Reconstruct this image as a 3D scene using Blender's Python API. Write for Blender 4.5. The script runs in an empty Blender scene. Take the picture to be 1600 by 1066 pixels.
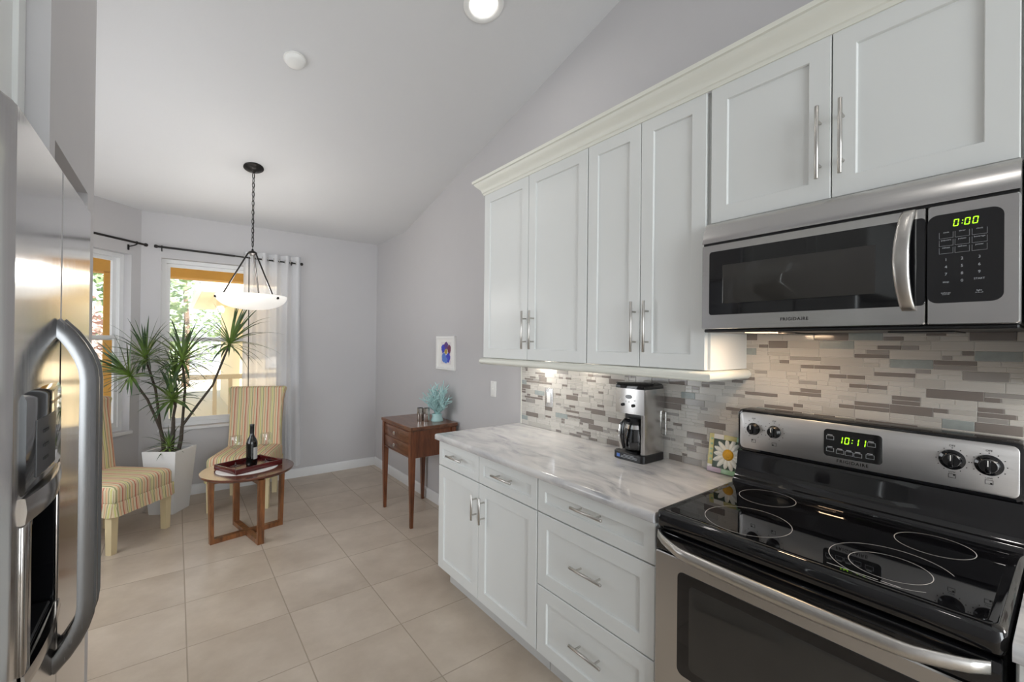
import bpy, bmesh, math, random
from math import sin, cos, pi, radians as RAD, sqrt
from mathutils import Vector as V, Matrix, Euler
random.seed(7)
SC = bpy.context.scene
COL = SC.collection

# ------------------------------------------------------------------ camera
def rot_cols(yaw, pitch, roll):
    a, b, c = RAD(yaw), RAD(pitch), RAD(roll)
    f = V((sin(-a)*cos(b), cos(a)*cos(b), sin(b)))
    r = V((cos(a), sin(a), 0)); u = r.cross(f)
    return r*cos(c)+u*sin(c), -r*sin(c)+u*cos(c), f
cam_d = bpy.data.cameras.new('camera'); cam = bpy.data.objects.new('camera', cam_d); COL.objects.link(cam)
_r, _u, _f = rot_cols(-37.5889, 0.226, 0.5894)
cam.matrix_world = Matrix(((_r.x, _u.x, -_f.x, -0.0531), (_r.y, _u.y, -_f.y, -0.8414), (_r.z, _u.z, -_f.z, 1.4662), (0, 0, 0, 1)))
cam_d.sensor_width = 36; cam_d.lens = 681.5023/1600*36; cam_d.clip_start = 0.02; cam_d.clip_end = 200
SC.camera = cam

# ------------------------------------------------------------------ world, sun, exposure
w = bpy.data.worlds.new('world'); SC.world = w; w.use_nodes = True
wn = w.node_tree; wn.nodes.clear()
wo = wn.nodes.new('ShaderNodeOutputWorld'); bg = wn.nodes.new('ShaderNodeBackground')
sky = wn.nodes.new('ShaderNodeTexSky'); sky.sky_type = 'HOSEK_WILKIE'; sky.turbidity = 4.0; sky.ground_albedo = 0.5
sky.sun_direction = V((0.35, -0.5, 0.8)).normalized()
hs = wn.nodes.new('ShaderNodeHueSaturation'); hs.inputs['Saturation'].default_value = 0.35
wn.links.new(sky.outputs[0], hs.inputs['Color']); wn.links.new(hs.outputs[0], bg.inputs[0]); bg.inputs[1].default_value = 6.5
wn.links.new(bg.outputs[0], wo.inputs[0])
sun_d = bpy.data.lights.new('sun', 'SUN'); sun_d.energy = 13.0; sun_d.angle = 0.01; sun_d.color = (1, .95, .86)
sun = bpy.data.objects.new('sun', sun_d); COL.objects.link(sun)
sun.rotation_euler = V((-0.35, 0.62, -0.85)).to_track_quat('-Z', 'Y').to_euler()
vs = SC.view_settings; vs.view_transform = 'Standard'; vs.look = 'None'; vs.gamma = 1; vs.use_curve_mapping = False
vs.exposure = 0.0

def lamp(name, kind, loc, energy, color=(1, 1, 1), size=.1, size_y=None, target=None, spot=None, blend=.5):
    d = bpy.data.lights.new(name, kind); d.energy = energy; d.color = color
    if kind == 'AREA':
        d.size = size
        if size_y: d.shape = 'RECTANGLE'; d.size_y = size_y
        else: d.shape = 'DISK'
    elif kind == 'SPOT': d.spot_size = RAD(spot or 120); d.spot_blend = blend; d.shadow_soft_size = size
    else: d.shadow_soft_size = size
    o = bpy.data.objects.new(name, d); COL.objects.link(o); o.location = loc
    if target is not None: o.rotation_euler = (V(target)-V(loc)).to_track_quat('-Z', 'Y').to_euler()
    return o
# first recessed can is built, the rest are added unseen lamps; under-cabinet strips
SLOPE = 0.256; ZC = 2.616; YB = 3.476
def zceil(y): return ZC if y >= YB else ZC + SLOPE*(YB-max(y, -2.2))
CANS_AND_FILLS = [(1.20, 1.06), (0.30, -0.55), (1.20, -1.25), (0.35, 1.2)]
for (cx_, cy_) in CANS_AND_FILLS:
    z_ = zceil(cy_)
    lamp('can_and_fill_lamp', 'AREA', (cx_, cy_, z_-.035), 1.5, (1, .95, .9), .12, target=(cx_, cy_-.15, 0))
lamp('under_cabinet_lamp', 'AREA', (1.70, 1.22, 1.362), 1.1, (1, .94, .86), .05, .22, target=(1.72, 1.22, .9))
lamp('under_cabinet_lamp', 'AREA', (1.70, 0.85, 1.362), .5, (1, .92, .82), .05, .2, target=(1.72, .85, .9))
lamp('cooktop_lamp', 'AREA', (1.56, -.17, 1.508), 1.5, (1, .70, .44), .09, .05, target=(1.62, -.17, .9))
lamp('under_cabinet_lamp', 'AREA', (1.70, -1.0, 1.362), 1.6, (1, .94, .86), .05, .2, target=(1.74, -1.0, .9))
# unseen soft fill lamp added behind the camera, inside the closed back wall
lamp('rear_fill_lamp', 'AREA', (-0.1, -5.0, 1.6), 150, (0.90, .965, 1.0), 1.8, 2.8, target=(0.5, 0, .60))
# added fill lamp before the unseen nook wall, for an assumed third bay window
lamp('nook_fill_lamp', 'AREA', (-1.30, 2.30, 1.45), 29, (0.93, .965, 1.0), 1.5, 1.5, target=(1.0, 2.5, 1.6))

# ------------------------------------------------------------------ materials
def nt(name):
    m = bpy.data.materials.new(name); m.use_nodes = True
    t = m.node_tree; b = t.nodes['Principled BSDF']
    return m, t, b
def N(t, k, **kw):
    n = t.nodes.new('ShaderNode'+k)
    for a, v in kw.items():
        if hasattr(n, a): setattr(n, a, v)
        else: n.inputs[a].default_value = v
    return n
def rgba(c): return (c[0], c[1], c[2], 1)
def S(r, g, b):   # 8-bit display colour to linear
    f = lambda c: (c/255/12.92) if c/255 <= .04045 else ((c/255+.055)/1.055)**2.4
    return (f(r), f(g), f(b))
def mk(name, col, rough=.5, metal=0, var=.04, vscale=8, bump=0, bscale=60, stretch=None, coat=0, emit=None, es=0, spec=.5, rvar=0):
    m, t, b = nt(name)
    tc = N(t, 'TexCoord'); mp = N(t, 'Mapping'); t.links.new(tc.outputs['Object'], mp.inputs[0])
    if stretch: mp.inputs['Scale'].default_value = stretch
    no = N(t, 'TexNoise', Scale=vscale, Detail=4.0); t.links.new(mp.outputs[0], no.inputs['Vector'])
    mx = N(t, 'Mix', data_type='RGBA'); lo = tuple(max(0, c*(1-var)) for c in col); hi = tuple(min(1, c*(1+var)) for c in col)
    mx.inputs[6].default_value = rgba(lo); mx.inputs[7].default_value = rgba(hi)
    t.links.new(no.outputs[0], mx.inputs[0]); t.links.new(mx.outputs[2], b.inputs['Base Color'])
    b.inputs['Roughness'].default_value = rough; b.inputs['Metallic'].default_value = metal
    b.inputs['Coat Weight'].default_value = coat; b.inputs['Specular IOR Level'].default_value = spec
    if rvar:
        mr = N(t, 'MapRange'); mr.inputs[3].default_value = rough-rvar; mr.inputs[4].default_value = rough+rvar
        t.links.new(no.outputs[0], mr.inputs[0]); t.links.new(mr.outputs[0], b.inputs['Roughness'])
    if bump:
        n2 = N(t, 'TexNoise', Scale=bscale, Detail=3.0); t.links.new(mp.outputs[0], n2.inputs['Vector'])
        bp = N(t, 'Bump', Strength=bump, Distance=.002); t.links.new(n2.outputs[0], bp.inputs['Height']); t.links.new(bp.outputs[0], b.inputs['Normal'])
    if emit: b.inputs['Emission Color'].default_value = rgba(emit); b.inputs['Emission Strength'].default_value = es
    return m
def thin_glass(name, tint=(1, 1, 1), refl=.09):
    m, t, b = nt(name); t.nodes.remove(b)
    tr = N(t, 'BsdfTransparent'); tr.inputs[0].default_value = rgba(tint)
    gl = N(t, 'BsdfGlossy', Roughness=.01); fr = N(t, 'LayerWeight', Blend=.35)
    mr = N(t, 'MapRange'); mr.inputs[3].default_value = refl*.5; mr.inputs[4].default_value = .75
    pw = N(t, 'Math', operation='POWER'); pw.inputs[1].default_value = 2.5
    t.links.new(fr.outputs['Facing'], pw.inputs[0]); t.links.new(pw.outputs[0], mr.inputs[0])
    mx = N(t, 'MixShader'); t.links.new(mr.outputs[0], mx.inputs[0]); t.links.new(tr.outputs[0], mx.inputs[1]); t.links.new(gl.outputs[0], mx.inputs[2])
    t.links.new(mx.outputs[0], t.nodes['Material Output'].inputs[0]); return m
def wood(name, c1, c2, rough=.3, scale=9, axis=(1, 1, .12), coat=.3):
    m, t, b = nt(name)
    tc = N(t, 'TexCoord'); mp = N(t, 'Mapping'); mp.inputs['Scale'].default_value = axis; t.links.new(tc.outputs['Object'], mp.inputs[0])
    n1 = N(t, 'TexNoise', Scale=scale*3, Detail=6.0, Distortion=.6); t.links.new(mp.outputs[0], n1.inputs['Vector'])
    n2 = N(t, 'TexNoise', Scale=scale*14, Detail=3.0); t.links.new(mp.outputs[0], n2.inputs['Vector'])
    ad = N(t, 'Math', operation='MULTIPLY_ADD'); ad.inputs[1].default_value = .45; t.links.new(n2.outputs[0], ad.inputs[0]); t.links.new(n1.outputs[0], ad.inputs[2])
    rp = N(t, 'ValToRGB'); rp.color_ramp.elements[0].position = .45; rp.color_ramp.elements[1].position = .95
    rp.color_ramp.elements[0].color = rgba(c1); rp.color_ramp.elements[1].color = rgba(c2)
    t.links.new(ad.outputs[0], rp.inputs[0]); t.links.new(rp.outputs[0], b.inputs['Base Color'])
    b.inputs['Roughness'].default_value = rough; b.inputs['Coat Weight'].default_value = coat; b.inputs['Coat Roughness'].default_value = .15
    return m
def steel(name, col=(.62, .61, .60), rough=.26, stretch=(30, 1, 200), var=.05):
    return mk(name, col, rough, 1, var, 3, stretch=stretch, rvar=.05)

M = {}
M['wall'] = mk('wall_paint', S(195, 193, 194), .75, var=.012, bump=.12, bscale=90)
M['ceil'] = mk('ceiling_paint', S(218, 218, 219), .85, var=.01, bump=.25, bscale=70)
M['trim'] = mk('white_trim', S(228, 228, 228), .4, var=.01)
M['cab'] = mk('cabinet_white', S(226, 228, 226), .33, var=.01)
M['crown'] = mk('crown_white', S(232, 232, 222), .4, var=.01)
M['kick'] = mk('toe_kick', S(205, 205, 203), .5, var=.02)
M['nickel'] = steel('brushed_nickel', (.58, .56, .53), .3, (40, 40, 2))
M['steel'] = steel('stainless_steel', (.60, .59, .58), .24, (2, 1, 120))
M['steel_p'] = steel('satin_panel_steel', (.66, .65, .64), .40, (2, 1, 120))
M['steel_v'] = steel('stainless_vertical_grain', (.54, .535, .53), .13, (60, 60, 1))
M['steel_h'] = steel('satin_handle_steel', (.15, .15, .152), .26, (60, 60, 1))
M['steel_v'].node_tree.nodes['Principled BSDF'].inputs['Anisotropic'].default_value = .0
M['warm_lens'] = mk('warm_lamp_lens', (1, .8, .6), .3, emit=(1, .74, .48), es=1.6)
M['smoke'] = mk('smoked_chrome', (.36, .34, .32), .14, 1, var=.02)
M['steel_side'] = mk('fridge_side_grey', S(118, 117, 115), .5, .3, var=.05, bump=.2, bscale=250)
M['chrome'] = mk('polished_chrome', (.75, .74, .72), .08, 1, var=.02)
M['black_gloss'] = mk('gloss_black', (.006, .006, .007), .05, var=.1, coat=.3)
M['black_glass'] = mk('black_ceramic_glass', (.004, .004, .005), .025, var=.1, spec=.7)
M['black_sat'] = mk('satin_black', (.012, .012, .013), .3, var=.1)
M['bronze'] = mk('dark_bronze', (.022, .020, .019), .38, .6, var=.15)
M['grout'] = mk('grout', S(228, 225, 219), .8, var=.03)
M['mos_w'] = mk('mosaic_white_glass', S(203, 200, 194), .12, var=.07, vscale=5, stretch=(1, 2, 60))
M['mos_w2'] = mk('mosaic_pale_glass', S(190, 187, 181), .14, var=.09, vscale=6, stretch=(1, 2, 60))
M['mos_t'] = mk('mosaic_taupe_glass', S(134, 126, 121), .10, var=.05)
M['mos_b'] = mk('mosaic_blue_stone', S(160, 168, 167), .22, var=.16, vscale=60, bump=.5, bscale=80)
M['mos_g'] = mk('mosaic_grey_glass', S(160, 156, 152), .12, var=.06)
M['white_pl'] = mk('white_plastic', S(236, 235, 232), .35, var=.01)
M['sat_plate'] = mk('satin_metal_plate', (.72, .72, .72), .25, .9, var=.03)
M['fabric_w'] = None
M['walnut'] = wood('walnut_veneer', S(74, 38, 20), S(134, 78, 46), .3)
M['walnut_x'] = wood('walnut_veneer_across', S(70, 40, 26), S(128, 84, 58), .28, axis=(1, .12, 1))
M['acacia'] = wood('acacia_wood', S(74, 42, 20), S(146, 92, 50), .32)
M['acacia_top'] = wood('dark_table_top', S(62, 32, 22), S(110, 64, 46), .2, axis=(.15, 1, 1), coat=.6)
M['tray'] = wood('mahogany_tray', S(48, 10, 12), S(98, 28, 26), .2, axis=(.15, 1, 1), coat=.5)
M['legwood'] = mk('cream_leg_paint', S(222, 205, 165), .45, var=.03)
M['pot'] = mk('white_planter', S(232, 232, 232), .25, var=.01)
M['soil'] = mk('potting_soil', S(60, 45, 36), .95, var=.5, vscale=90, bump=1, bscale=120)
M['stem'] = mk('plant_stem', S(74, 66, 58), .8, var=.3, vscale=60, bump=.8, bscale=90)
M['coral'] = mk('aqua_coral', S(180, 214, 213), .55, var=.1, vscale=40)
M['bottle'] = mk('dark_bottle_glass', (.006, .006, .005), .05, var=.1, coat=.4)
M['label'] = mk('paper_label', S(196, 194, 190), .6, var=.04)
M['lcd'] = mk('green_digits', (.25, .55, .0), .4, emit=(.42, 1, .02), es=1.6)
M['print_w'] = mk('pale_print', S(176, 180, 184), .5)
M['print_d'] = mk('dark_print', S(30, 29, 28), .6)
M['ring'] = mk('burner_ring_print', S(205, 203, 200), .3)
M['glass'] = thin_glass('window_glass', (1, 1, 1), .02)
M['wine_glass'] = thin_glass('clear_glass', (.95, .97, .97), .22)
M['carafe'] = thin_glass('smoked_carafe_glass', (.55, .55, .56), .16)
M['oven_glass'] = mk('oven_window_glass', (.035, .033, .03), .04, var=.1, spec=.6)
M['bowl'] = mk('alabaster_glass', S(246, 244, 238), .3, emit=(1, .96, .9), es=.55, var=.04, vscale=10)
M['bulb'] = mk('lamp_lens', (1, 1, 1), .3, emit=(1, .97, .92), es=6)
M['ochre'] = mk('ochre_stucco', S(196, 150, 72), .8, var=.08, vscale=30, bump=.6, bscale=60)
M['cream'] = mk('cream_stucco', S(240, 222, 186), .85, var=.03, bump=.4, bscale=60)
M['grass'] = mk('pale_pavers', S(228, 220, 202), .95, var=.05, vscale=40)
M['patio'] = mk('patio_concrete', S(205, 196, 184), .85, var=.05)
M['bark'] = mk('bark', S(120, 100, 84), .9, var=.3, vscale=20, bump=1, bscale=30)
M['leaf_t'] = mk('tree_leaves', S(150, 176, 132), .6, var=.35, vscale=3)
M['leaf_p'] = mk('blossom_leaves', S(226, 204, 198), .6, var=.25, vscale=3)
M['rail'] = mk('lanai_rail', S(214, 196, 160), .6, var=.03)
M['petal'] = mk('daisy_white', S(236, 236, 226), .3, var=.04)
M['daisy_y'] = mk('daisy_yellow', S(226, 168, 20), .35, var=.25, vscale=160, bump=1, bscale=200)
M['tile_y'] = mk('glazed_yellow', S(208, 200, 138), .25, var=.08)
M['tile_v'] = mk('glazed_lilac', S(196, 178, 196), .25, var=.08)
M['tile_g'] = mk('glazed_green', S(150, 186, 150), .25, var=.15)
M['tile_bg'] = mk('glazed_dark_green', S(70, 86, 74), .25, var=.3, vscale=40)
M['mat_b'] = mk('picture_mat', S(238, 236, 232), .6, var=.01)
M['paper'] = mk('art_paper', S(226, 220, 220), .6, var=.02)
for k_, c_ in (('ink_blue', (62, 70, 190)), ('ink_violet', (92, 60, 130)), ('ink_sky', (92, 128, 206)), ('ink_plum', (112, 48, 80)), ('ink_gold', (176, 150, 60))):
    M[k_] = mk(k_, S(*c_), .6, var=.3, vscale=90)

def leaf_mat():
    m, t, b = nt('dracaena_leaf')
    oi = N(t, 'ObjectInfo'); tc = N(t, 'TexCoord'); no = N(t, 'TexNoise', Scale=6.0); t.links.new(tc.outputs['Object'], no.inputs['Vector'])
    uv = N(t, 'UVMap'); sp = N(t, 'SeparateXYZ'); t.links.new(uv.outputs[0], sp.inputs[0])
    rp = N(t, 'ValToRGB'); e = rp.color_ramp.elements
    e[0].color = rgba(S(158, 190, 92)); e[1].color = rgba(S(70, 96, 62)); e[0].position = 0; e[1].position = .6
    t.links.new(sp.outputs[1], rp.inputs[0])
    mx = N(t, 'Mix', data_type='RGBA', blend_type='MULTIPLY'); mx.inputs[0].default_value = .5
    t.links.new(rp.outputs[0], mx.inputs[6]); t.links.new(no.outputs[0], mx.inputs[7]); t.links.new(mx.outputs[2], b.inputs['Base Color'])
    b.inputs['Roughness'].default_value = .35
    return m
M['leaf'] = leaf_mat()

def stripe_mat():
    m, t, b = nt('striped_upholstery')
    tc = N(t, 'TexCoord'); sp = N(t, 'SeparateXYZ'); t.links.new(tc.outputs['Object'], sp.inputs[0])
    sn = N(t, 'SeparateXYZ'); t.links.new(tc.outputs['Normal'], sn.inputs[0])
    ab = N(t, 'Math', operation='ABSOLUTE'); t.links.new(sn.outputs[0], ab.inputs[0])
    gt = N(t, 'Math', operation='GREATER_THAN'); gt.inputs[1].default_value = .72; t.links.new(ab.outputs[0], gt.inputs[0])
    mx = N(t, 'Mix', data_type='FLOAT'); t.links.new(gt.outputs[0], mx.inputs[0]); t.links.new(sp.outputs[0], mx.inputs[2]); t.links.new(sp.outputs[1], mx.inputs[3])
    ns = N(t, 'TexNoise', Scale=9.0); t.links.new(tc.outputs['Object'], ns.inputs['Vector'])
    wob = N(t, 'Math', operation='MULTIPLY_ADD'); wob.inputs[1].default_value = .008; t.links.new(ns.outputs[0], wob.inputs[0]); t.links.new(mx.outputs[0], wob.inputs[2])
    ml = N(t, 'Math', operation='MULTIPLY'); ml.inputs[1].default_value = 1/.094; t.links.new(wob.outputs[0], ml.inputs[0])
    fr = N(t, 'Math', operation='FRACT'); t.links.new(ml.outputs[0], fr.inputs[0])
    rp = N(t, 'ValToRGB'); cr = rp.color_ramp; cr.interpolation = 'CONSTANT'
    seq = [(0, (212, 200, 170)), (.10, (190, 108, 86)), (.17, (220, 182, 154)), (.29, (216, 200, 164)), (.36, (176, 148, 112)), (.42, (212, 204, 170)),
           (.50, (206, 202, 128)), (.58, (222, 210, 172)), (.66, (150, 150, 108)), (.73, (218, 202, 166)), (.80, (228, 188, 150)), (.90, (170, 140, 104)), (.94, (222, 206, 172))]
    while len(cr.elements) < len(seq): cr.elements.new(.5)
    for e, (p_, c_) in zip(cr.elements, seq): e.position = p_; e.color = rgba(S(*c_))
    t.links.new(fr.outputs[0], rp.inputs[0]); t.links.new(rp.outputs[0], b.inputs['Base Color'])
    b.inputs['Roughness'].default_value = .85
    n2 = N(t, 'TexNoise', Scale=350.0); t.links.new(tc.outputs['Object'], n2.inputs['Vector'])
    bp = N(t, 'Bump', Strength=.25, Distance=.001); t.links.new(n2.outputs[0], bp.inputs['Height']); t.links.new(bp.outputs[0], b.inputs['Normal'])
    return m
M['stripe'] = stripe_mat()

def floor_mat():
    m, t, b = nt('beige_floor_tile')
    ge = N(t, 'TexCoord'); sp = N(t, 'SeparateXYZ'); t.links.new(ge.outputs['Object'], sp.inputs[0])
    s = .4425; out = []; cell = []
    for ax, o_ in ((0, .0022), (1, 1.2994)):
        a = N(t, 'Math', operation='SUBTRACT'); a.inputs[1].default_value = o_; t.links.new(sp.outputs[ax], a.inputs[0])
        d = N(t, 'Math', operation='DIVIDE'); d.inputs[1].default_value = s; t.links.new(a.outputs[0], d.inputs[0])
        f = N(t, 'Math', operation='FRACT'); t.links.new(d.outputs[0], f.inputs[0])
        fl = N(t, 'Math', operation='FLOOR'); t.links.new(d.outputs[0], fl.inputs[0]); cell.append(fl)
        c = N(t, 'Math', operation='SUBTRACT'); c.inputs[1].default_value = .5; t.links.new(f.outputs[0], c.inputs[0])
        ab = N(t, 'Math', operation='ABSOLUTE'); t.links.new(c.outputs[0], ab.inputs[0]); out.append(ab)
    mxm = N(t, 'Math', operation='MAXIMUM'); t.links.new(out[0].outputs[0], mxm.inputs[0]); t.links.new(out[1].outputs[0], mxm.inputs[1])
    g = N(t, 'MapRange'); g.inputs[1].default_value = .4925; g.inputs[2].default_value = .4955; t.links.new(mxm.outputs[0], g.inputs[0])
    cb = N(t, 'CombineXYZ'); t.links.new(cell[0].outputs[0], cb.inputs[0]); t.links.new(cell[1].outputs[0], cb.inputs[1])
    wn_ = N(t, 'TexWhiteNoise', noise_dimensions='3D'); t.links.new(cb.outputs[0], wn_.inputs['Vector'])
    vm = N(t, 'VectorMath', operation='MULTIPLY_ADD'); vm.inputs[1].default_value = (13, 17, 5); t.links.new(wn_.outputs['Color'], vm.inputs[0]); t.links.new(ge.outputs['Object'], vm.inputs[2])
    no = N(t, 'TexNoise', Scale=3.2, Detail=7.0, Roughness=.62); t.links.new(vm.outputs[0], no.inputs['Vector'])
    rp = N(t, 'ValToRGB'); rp.color_ramp.elements[0].position = .30; rp.color_ramp.elements[1].position = .72
    rp.color_ramp.elements[0].color = rgba(S(177, 162, 145)); rp.color_ramp.elements[1].color = rgba(S(205, 191, 175))
    t.links.new(no.outputs[0], rp.inputs[0])
    mx = N(t, 'Mix', data_type='RGBA'); mx.inputs[7].default_value = rgba(S(164, 150, 133)); t.links.new(g.outputs[0], mx.inputs[0]); t.links.new(rp.outputs[0], mx.inputs[6])
    t.links.new(mx.outputs[2], b.inputs['Base Color'])
    rr = N(t, 'MapRange'); rr.inputs[3].default_value = .30; rr.inputs[4].default_value = .8; t.links.new(g.outputs[0], rr.inputs[0]); t.links.new(rr.outputs[0], b.inputs['Roughness'])
    iv = N(t, 'Math', operation='MULTIPLY_ADD'); iv.inputs[1].default_value = -1; iv.inputs[2].default_value = 1; t.links.new(g.outputs[0], iv.inputs[0])
    ad = N(t, 'Math', operation='MULTIPLY_ADD'); ad.inputs[1].default_value = .15; t.links.new(no.outputs[0], ad.inputs[0]); t.links.new(iv.outputs[0], ad.inputs[2])
    bp = N(t, 'Bump', Strength=.5, Distance=.002); t.links.new(ad.outputs[0], bp.inputs['Height']); t.links.new(bp.outputs[0], b.inputs['Normal'])
    return m
M['floor'] = floor_mat()

def marble_mat():
    m, t, b = nt('white_grey_marble')
    tc = N(t, 'TexCoord'); mp = N(t, 'Mapping'); mp.inputs['Rotation'].default_value = (0.2, .35, RAD(38)); mp.inputs['Scale'].default_value = (1, .34, .8); t.links.new(tc.outputs['Object'], mp.inputs[0])
    n1 = N(t, 'TexNoise', Scale=9.0, Detail=9.0, Roughness=.58, Distortion=1.1); t.links.new(mp.outputs[0], n1.inputs['Vector'])
    rp = N(t, 'ValToRGB'); cr = rp.color_ramp; cr.elements[0].position = .30; cr.elements[0].color = rgba(S(160, 161, 166)); cr.elements[1].position = .56; cr.elements[1].color = rgba(S(230, 228, 226))
    e = cr.elements.new(.41); e.color = rgba(S(206, 205, 206))
    t.links.new(n1.outputs[0], rp.inputs[0])
    n2 = N(t, 'TexNoise', Scale=3.0, Detail=5.0); t.links.new(mp.outputs[0], n2.inputs['Vector'])
    r2 = N(t, 'ValToRGB'); r2.color_ramp.elements[0].position = .3; r2.color_ramp.elements[0].color = (.62, .62, .64, 1); r2.color_ramp.elements[1].position = .6
    t.links.new(n2.outputs[0], r2.inputs[0])
    mx = N(t, 'Mix', data_type='RGBA', blend_type='MULTIPLY'); mx.inputs[0].default_value = .35; t.links.new(rp.outputs[0], mx.inputs[6]); t.links.new(r2.outputs[0], mx.inputs[7])
    t.links.new(mx.outputs[2], b.inputs['Base Color']); b.inputs['Roughness'].default_value = .12
    return m
M['marble'] = marble_mat()

def curtain_mat():
    m, t, b = nt('sheer_white_curtain'); t.nodes.remove(b)
    d = N(t, 'BsdfDiffuse'); d.inputs[0].default_value = rgba(S(238, 238, 240)); tl = N(t, 'BsdfTranslucent'); tl.inputs[0].default_value = rgba(S(238, 238, 240))
    tp = N(t, 'BsdfTransparent'); m1 = N(t, 'MixShader'); m1.inputs[0].default_value = .38; m2 = N(t, 'MixShader'); m2.inputs[0].default_value = .10
    tc = N(t, 'TexCoord'); no = N(t, 'TexNoise', Scale=300.0); t.links.new(tc.outputs['Object'], no.inputs['Vector'])
    mr = N(t, 'MapRange'); mr.inputs[3].default_value = .04; mr.inputs[4].default_value = .18; t.links.new(no.outputs[0], mr.inputs[0]); t.links.new(mr.outputs[0], m2.inputs[0])
    t.links.new(d.outputs[0], m1.inputs[1]); t.links.new(tl.outputs[0], m1.inputs[2]); t.links.new(m1.outputs[0], m2.inputs[1]); t.links.new(tp.outputs[0], m2.inputs[2])
    t.links.new(m2.outputs[0], t.nodes['Material Output'].inputs[0]); return m
M['curtain'] = curtain_mat()

# ------------------------------------------------------------------ mesh helpers
def BM(): return bmesh.new()
def box(bm, x0, x1, y0, y1, z0, z1, bev=0, seg=2, mat=0, rot=None, ctr=None):
    g = bmesh.ops.create_cube(bm, size=1); vv = g['verts']
    bmesh.ops.scale(bm, vec=(x1-x0, y1-y0, z1-z0), verts=vv)
    if bev:
        es = list({e for v in vv for e in v.link_edges})
        r = bmesh.ops.bevel(bm, geom=es, offset=min(bev, .49*min(abs(x1-x0), abs(y1-y0), abs(z1-z0))), segments=seg, profile=.5, affect='EDGES')
        vv = list({v for f in r['faces'] for v in f.verts} | set(v for v in vv if v.is_valid))
    if rot is not None: bmesh.ops.rotate(bm, cent=(0, 0, 0), matrix=rot, verts=vv)
    bmesh.ops.translate(bm, vec=((x0+x1)/2, (y0+y1)/2, (z0+z1)/2), verts=vv)
    if mat:
        for f in {f for v in vv for f in v.link_faces}: f.material_index = mat
    return vv
def ring_loft(bm, rings, cap0=True, cap1=True, closed=True, mat=0, smooth=True):
    R_ = [[bm.verts.new(p) for p in r] for r in rings]; fs = []
    for a, b_ in zip(R_, R_[1:]):
        n = len(a)
        for i in range(n if closed else n-1):
            j = (i+1) % n
            try: fs.append(bm.faces.new((a[i], a[j], b_[j], b_[i])))
            except ValueError: pass
    if cap0: fs.append(bm.faces.new(R_[0][::-1]))
    if cap1: fs.append(bm.faces.new(R_[-1]))
    for f in fs: f.material_index = mat
    return R_
def frame_of(d):
    d = d.normalized(); a = V((0, 0, 1)) if abs(d.z) < .9 else V((1, 0, 0))
    u = d.cross(a).normalized(); return u, d.cross(u).normalized()
def tube(bm, pts, rad, seg=10, cap=True, closed=False, mat=0, flat=None):
    pts = [V(p) for p in pts]; n = len(pts)
    rr = rad if isinstance(rad, (list, tuple)) else [rad]*n
    rings = []; u0 = None
    for i, p in enumerate(pts):
        if closed: d = pts[(i+1) % n]-pts[i-1]
        else: d = pts[min(i+1, n-1)]-pts[max(i-1, 0)]
        d.normalize()
        if u0 is None: u, v = frame_of(d)
        else:
            u = (u0-d*u0.dot(d)).normalized(); v = d.cross(u)
        u0 = u
        rings.append([p+u*cos(2*pi*k/seg)*rr[i]+v*sin(2*pi*k/seg)*rr[i] for k in range(seg)])
    if closed: rings.append(rings[0])
    return ring_loft(bm, rings, cap and not closed, cap and not closed, mat=mat)
def lathe(bm, prof, c=(0, 0, 0), seg=32, axis='z', mat=0, mtx=None):
    c = V(c); rings = []
    for r, z in prof:
        ring = []
        for k in range(seg):
            a = 2*pi*k/seg; p = V((r*cos(a), r*sin(a), z))
            if axis == 'x': p = V((z, r*cos(a), r*sin(a)))
            if axis == 'y': p = V((r*sin(a), z, r*cos(a)))
            if mtx is not None: p = mtx @ p
            ring.append(c+p)
        rings.append(ring)
    return ring_loft(bm, rings, prof[0][0] > 1e-5, prof[-1][0] > 1e-5, mat=mat) if min(prof[0][0], prof[-1][0]) > 1e-5 else ring_loft(bm, rings, False, False, mat=mat)
def prism(bm, poly, axis, a, b_, bev=0, mat=0):
    mp = {'x': lambda p, t: (t, p[0], p[1]), 'y': lambda p, t: (p[0], t, p[1]), 'z': lambda p, t: (p[0], p[1], t)}[axis]
    R_ = ring_loft(bm, [[mp(p, a) for p in poly], [mp(p, b_) for p in poly]], mat=mat)
    return R_
def rrect(x0, x1, y0, y1, r, n=6):
    pts = []
    for cx, cy, a0 in ((x1-r, y1-r, 0), (x0+r, y1-r, 90), (x0+r, y0+r, 180), (x1-r, y0+r, 270)):
        for k in range(n+1):
            a = RAD(a0+90*k/n); pts.append((cx+r*cos(a), cy+r*sin(a)))
    return pts
OFF = {}
def finish(bm, name, mats, off, ang=35, smooth=True):
    bmesh.ops.remove_doubles(bm, verts=bm.verts, dist=1e-6)
    bmesh.ops.recalc_face_normals(bm, faces=bm.faces)
    if off.length > 0: bmesh.ops.translate(bm, vec=-off, verts=bm.verts)
    me = bpy.data.meshes.new(name); bm.to_mesh(me); bm.free()
    for m in (mats if isinstance(mats, (list, tuple)) else [mats]): me.materials.append(M[m] if isinstance(m, str) else m)
    if smooth:
        me.polygons.foreach_set('use_smooth', [True]*len(me.polygons)); me.set_sharp_from_angle(angle=RAD(ang))
    return me
def part(name, bm, mats, parent, label=None, ang=35, stuff=False):
    off = OFF.get(parent.name, V((0, 0, 0)))
    o = bpy.data.objects.new(name, finish(bm, name, mats, off, ang)); COL.objects.link(o); o.parent = parent
    OFF[o.name] = off
    if label: o['label'] = label
    if stuff: o['kind'] = 'stuff'
    return o
def props(o, label, cat, group=None):
    o['label'] = label; o['category'] = cat
    if group: o['group'] = group
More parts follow.
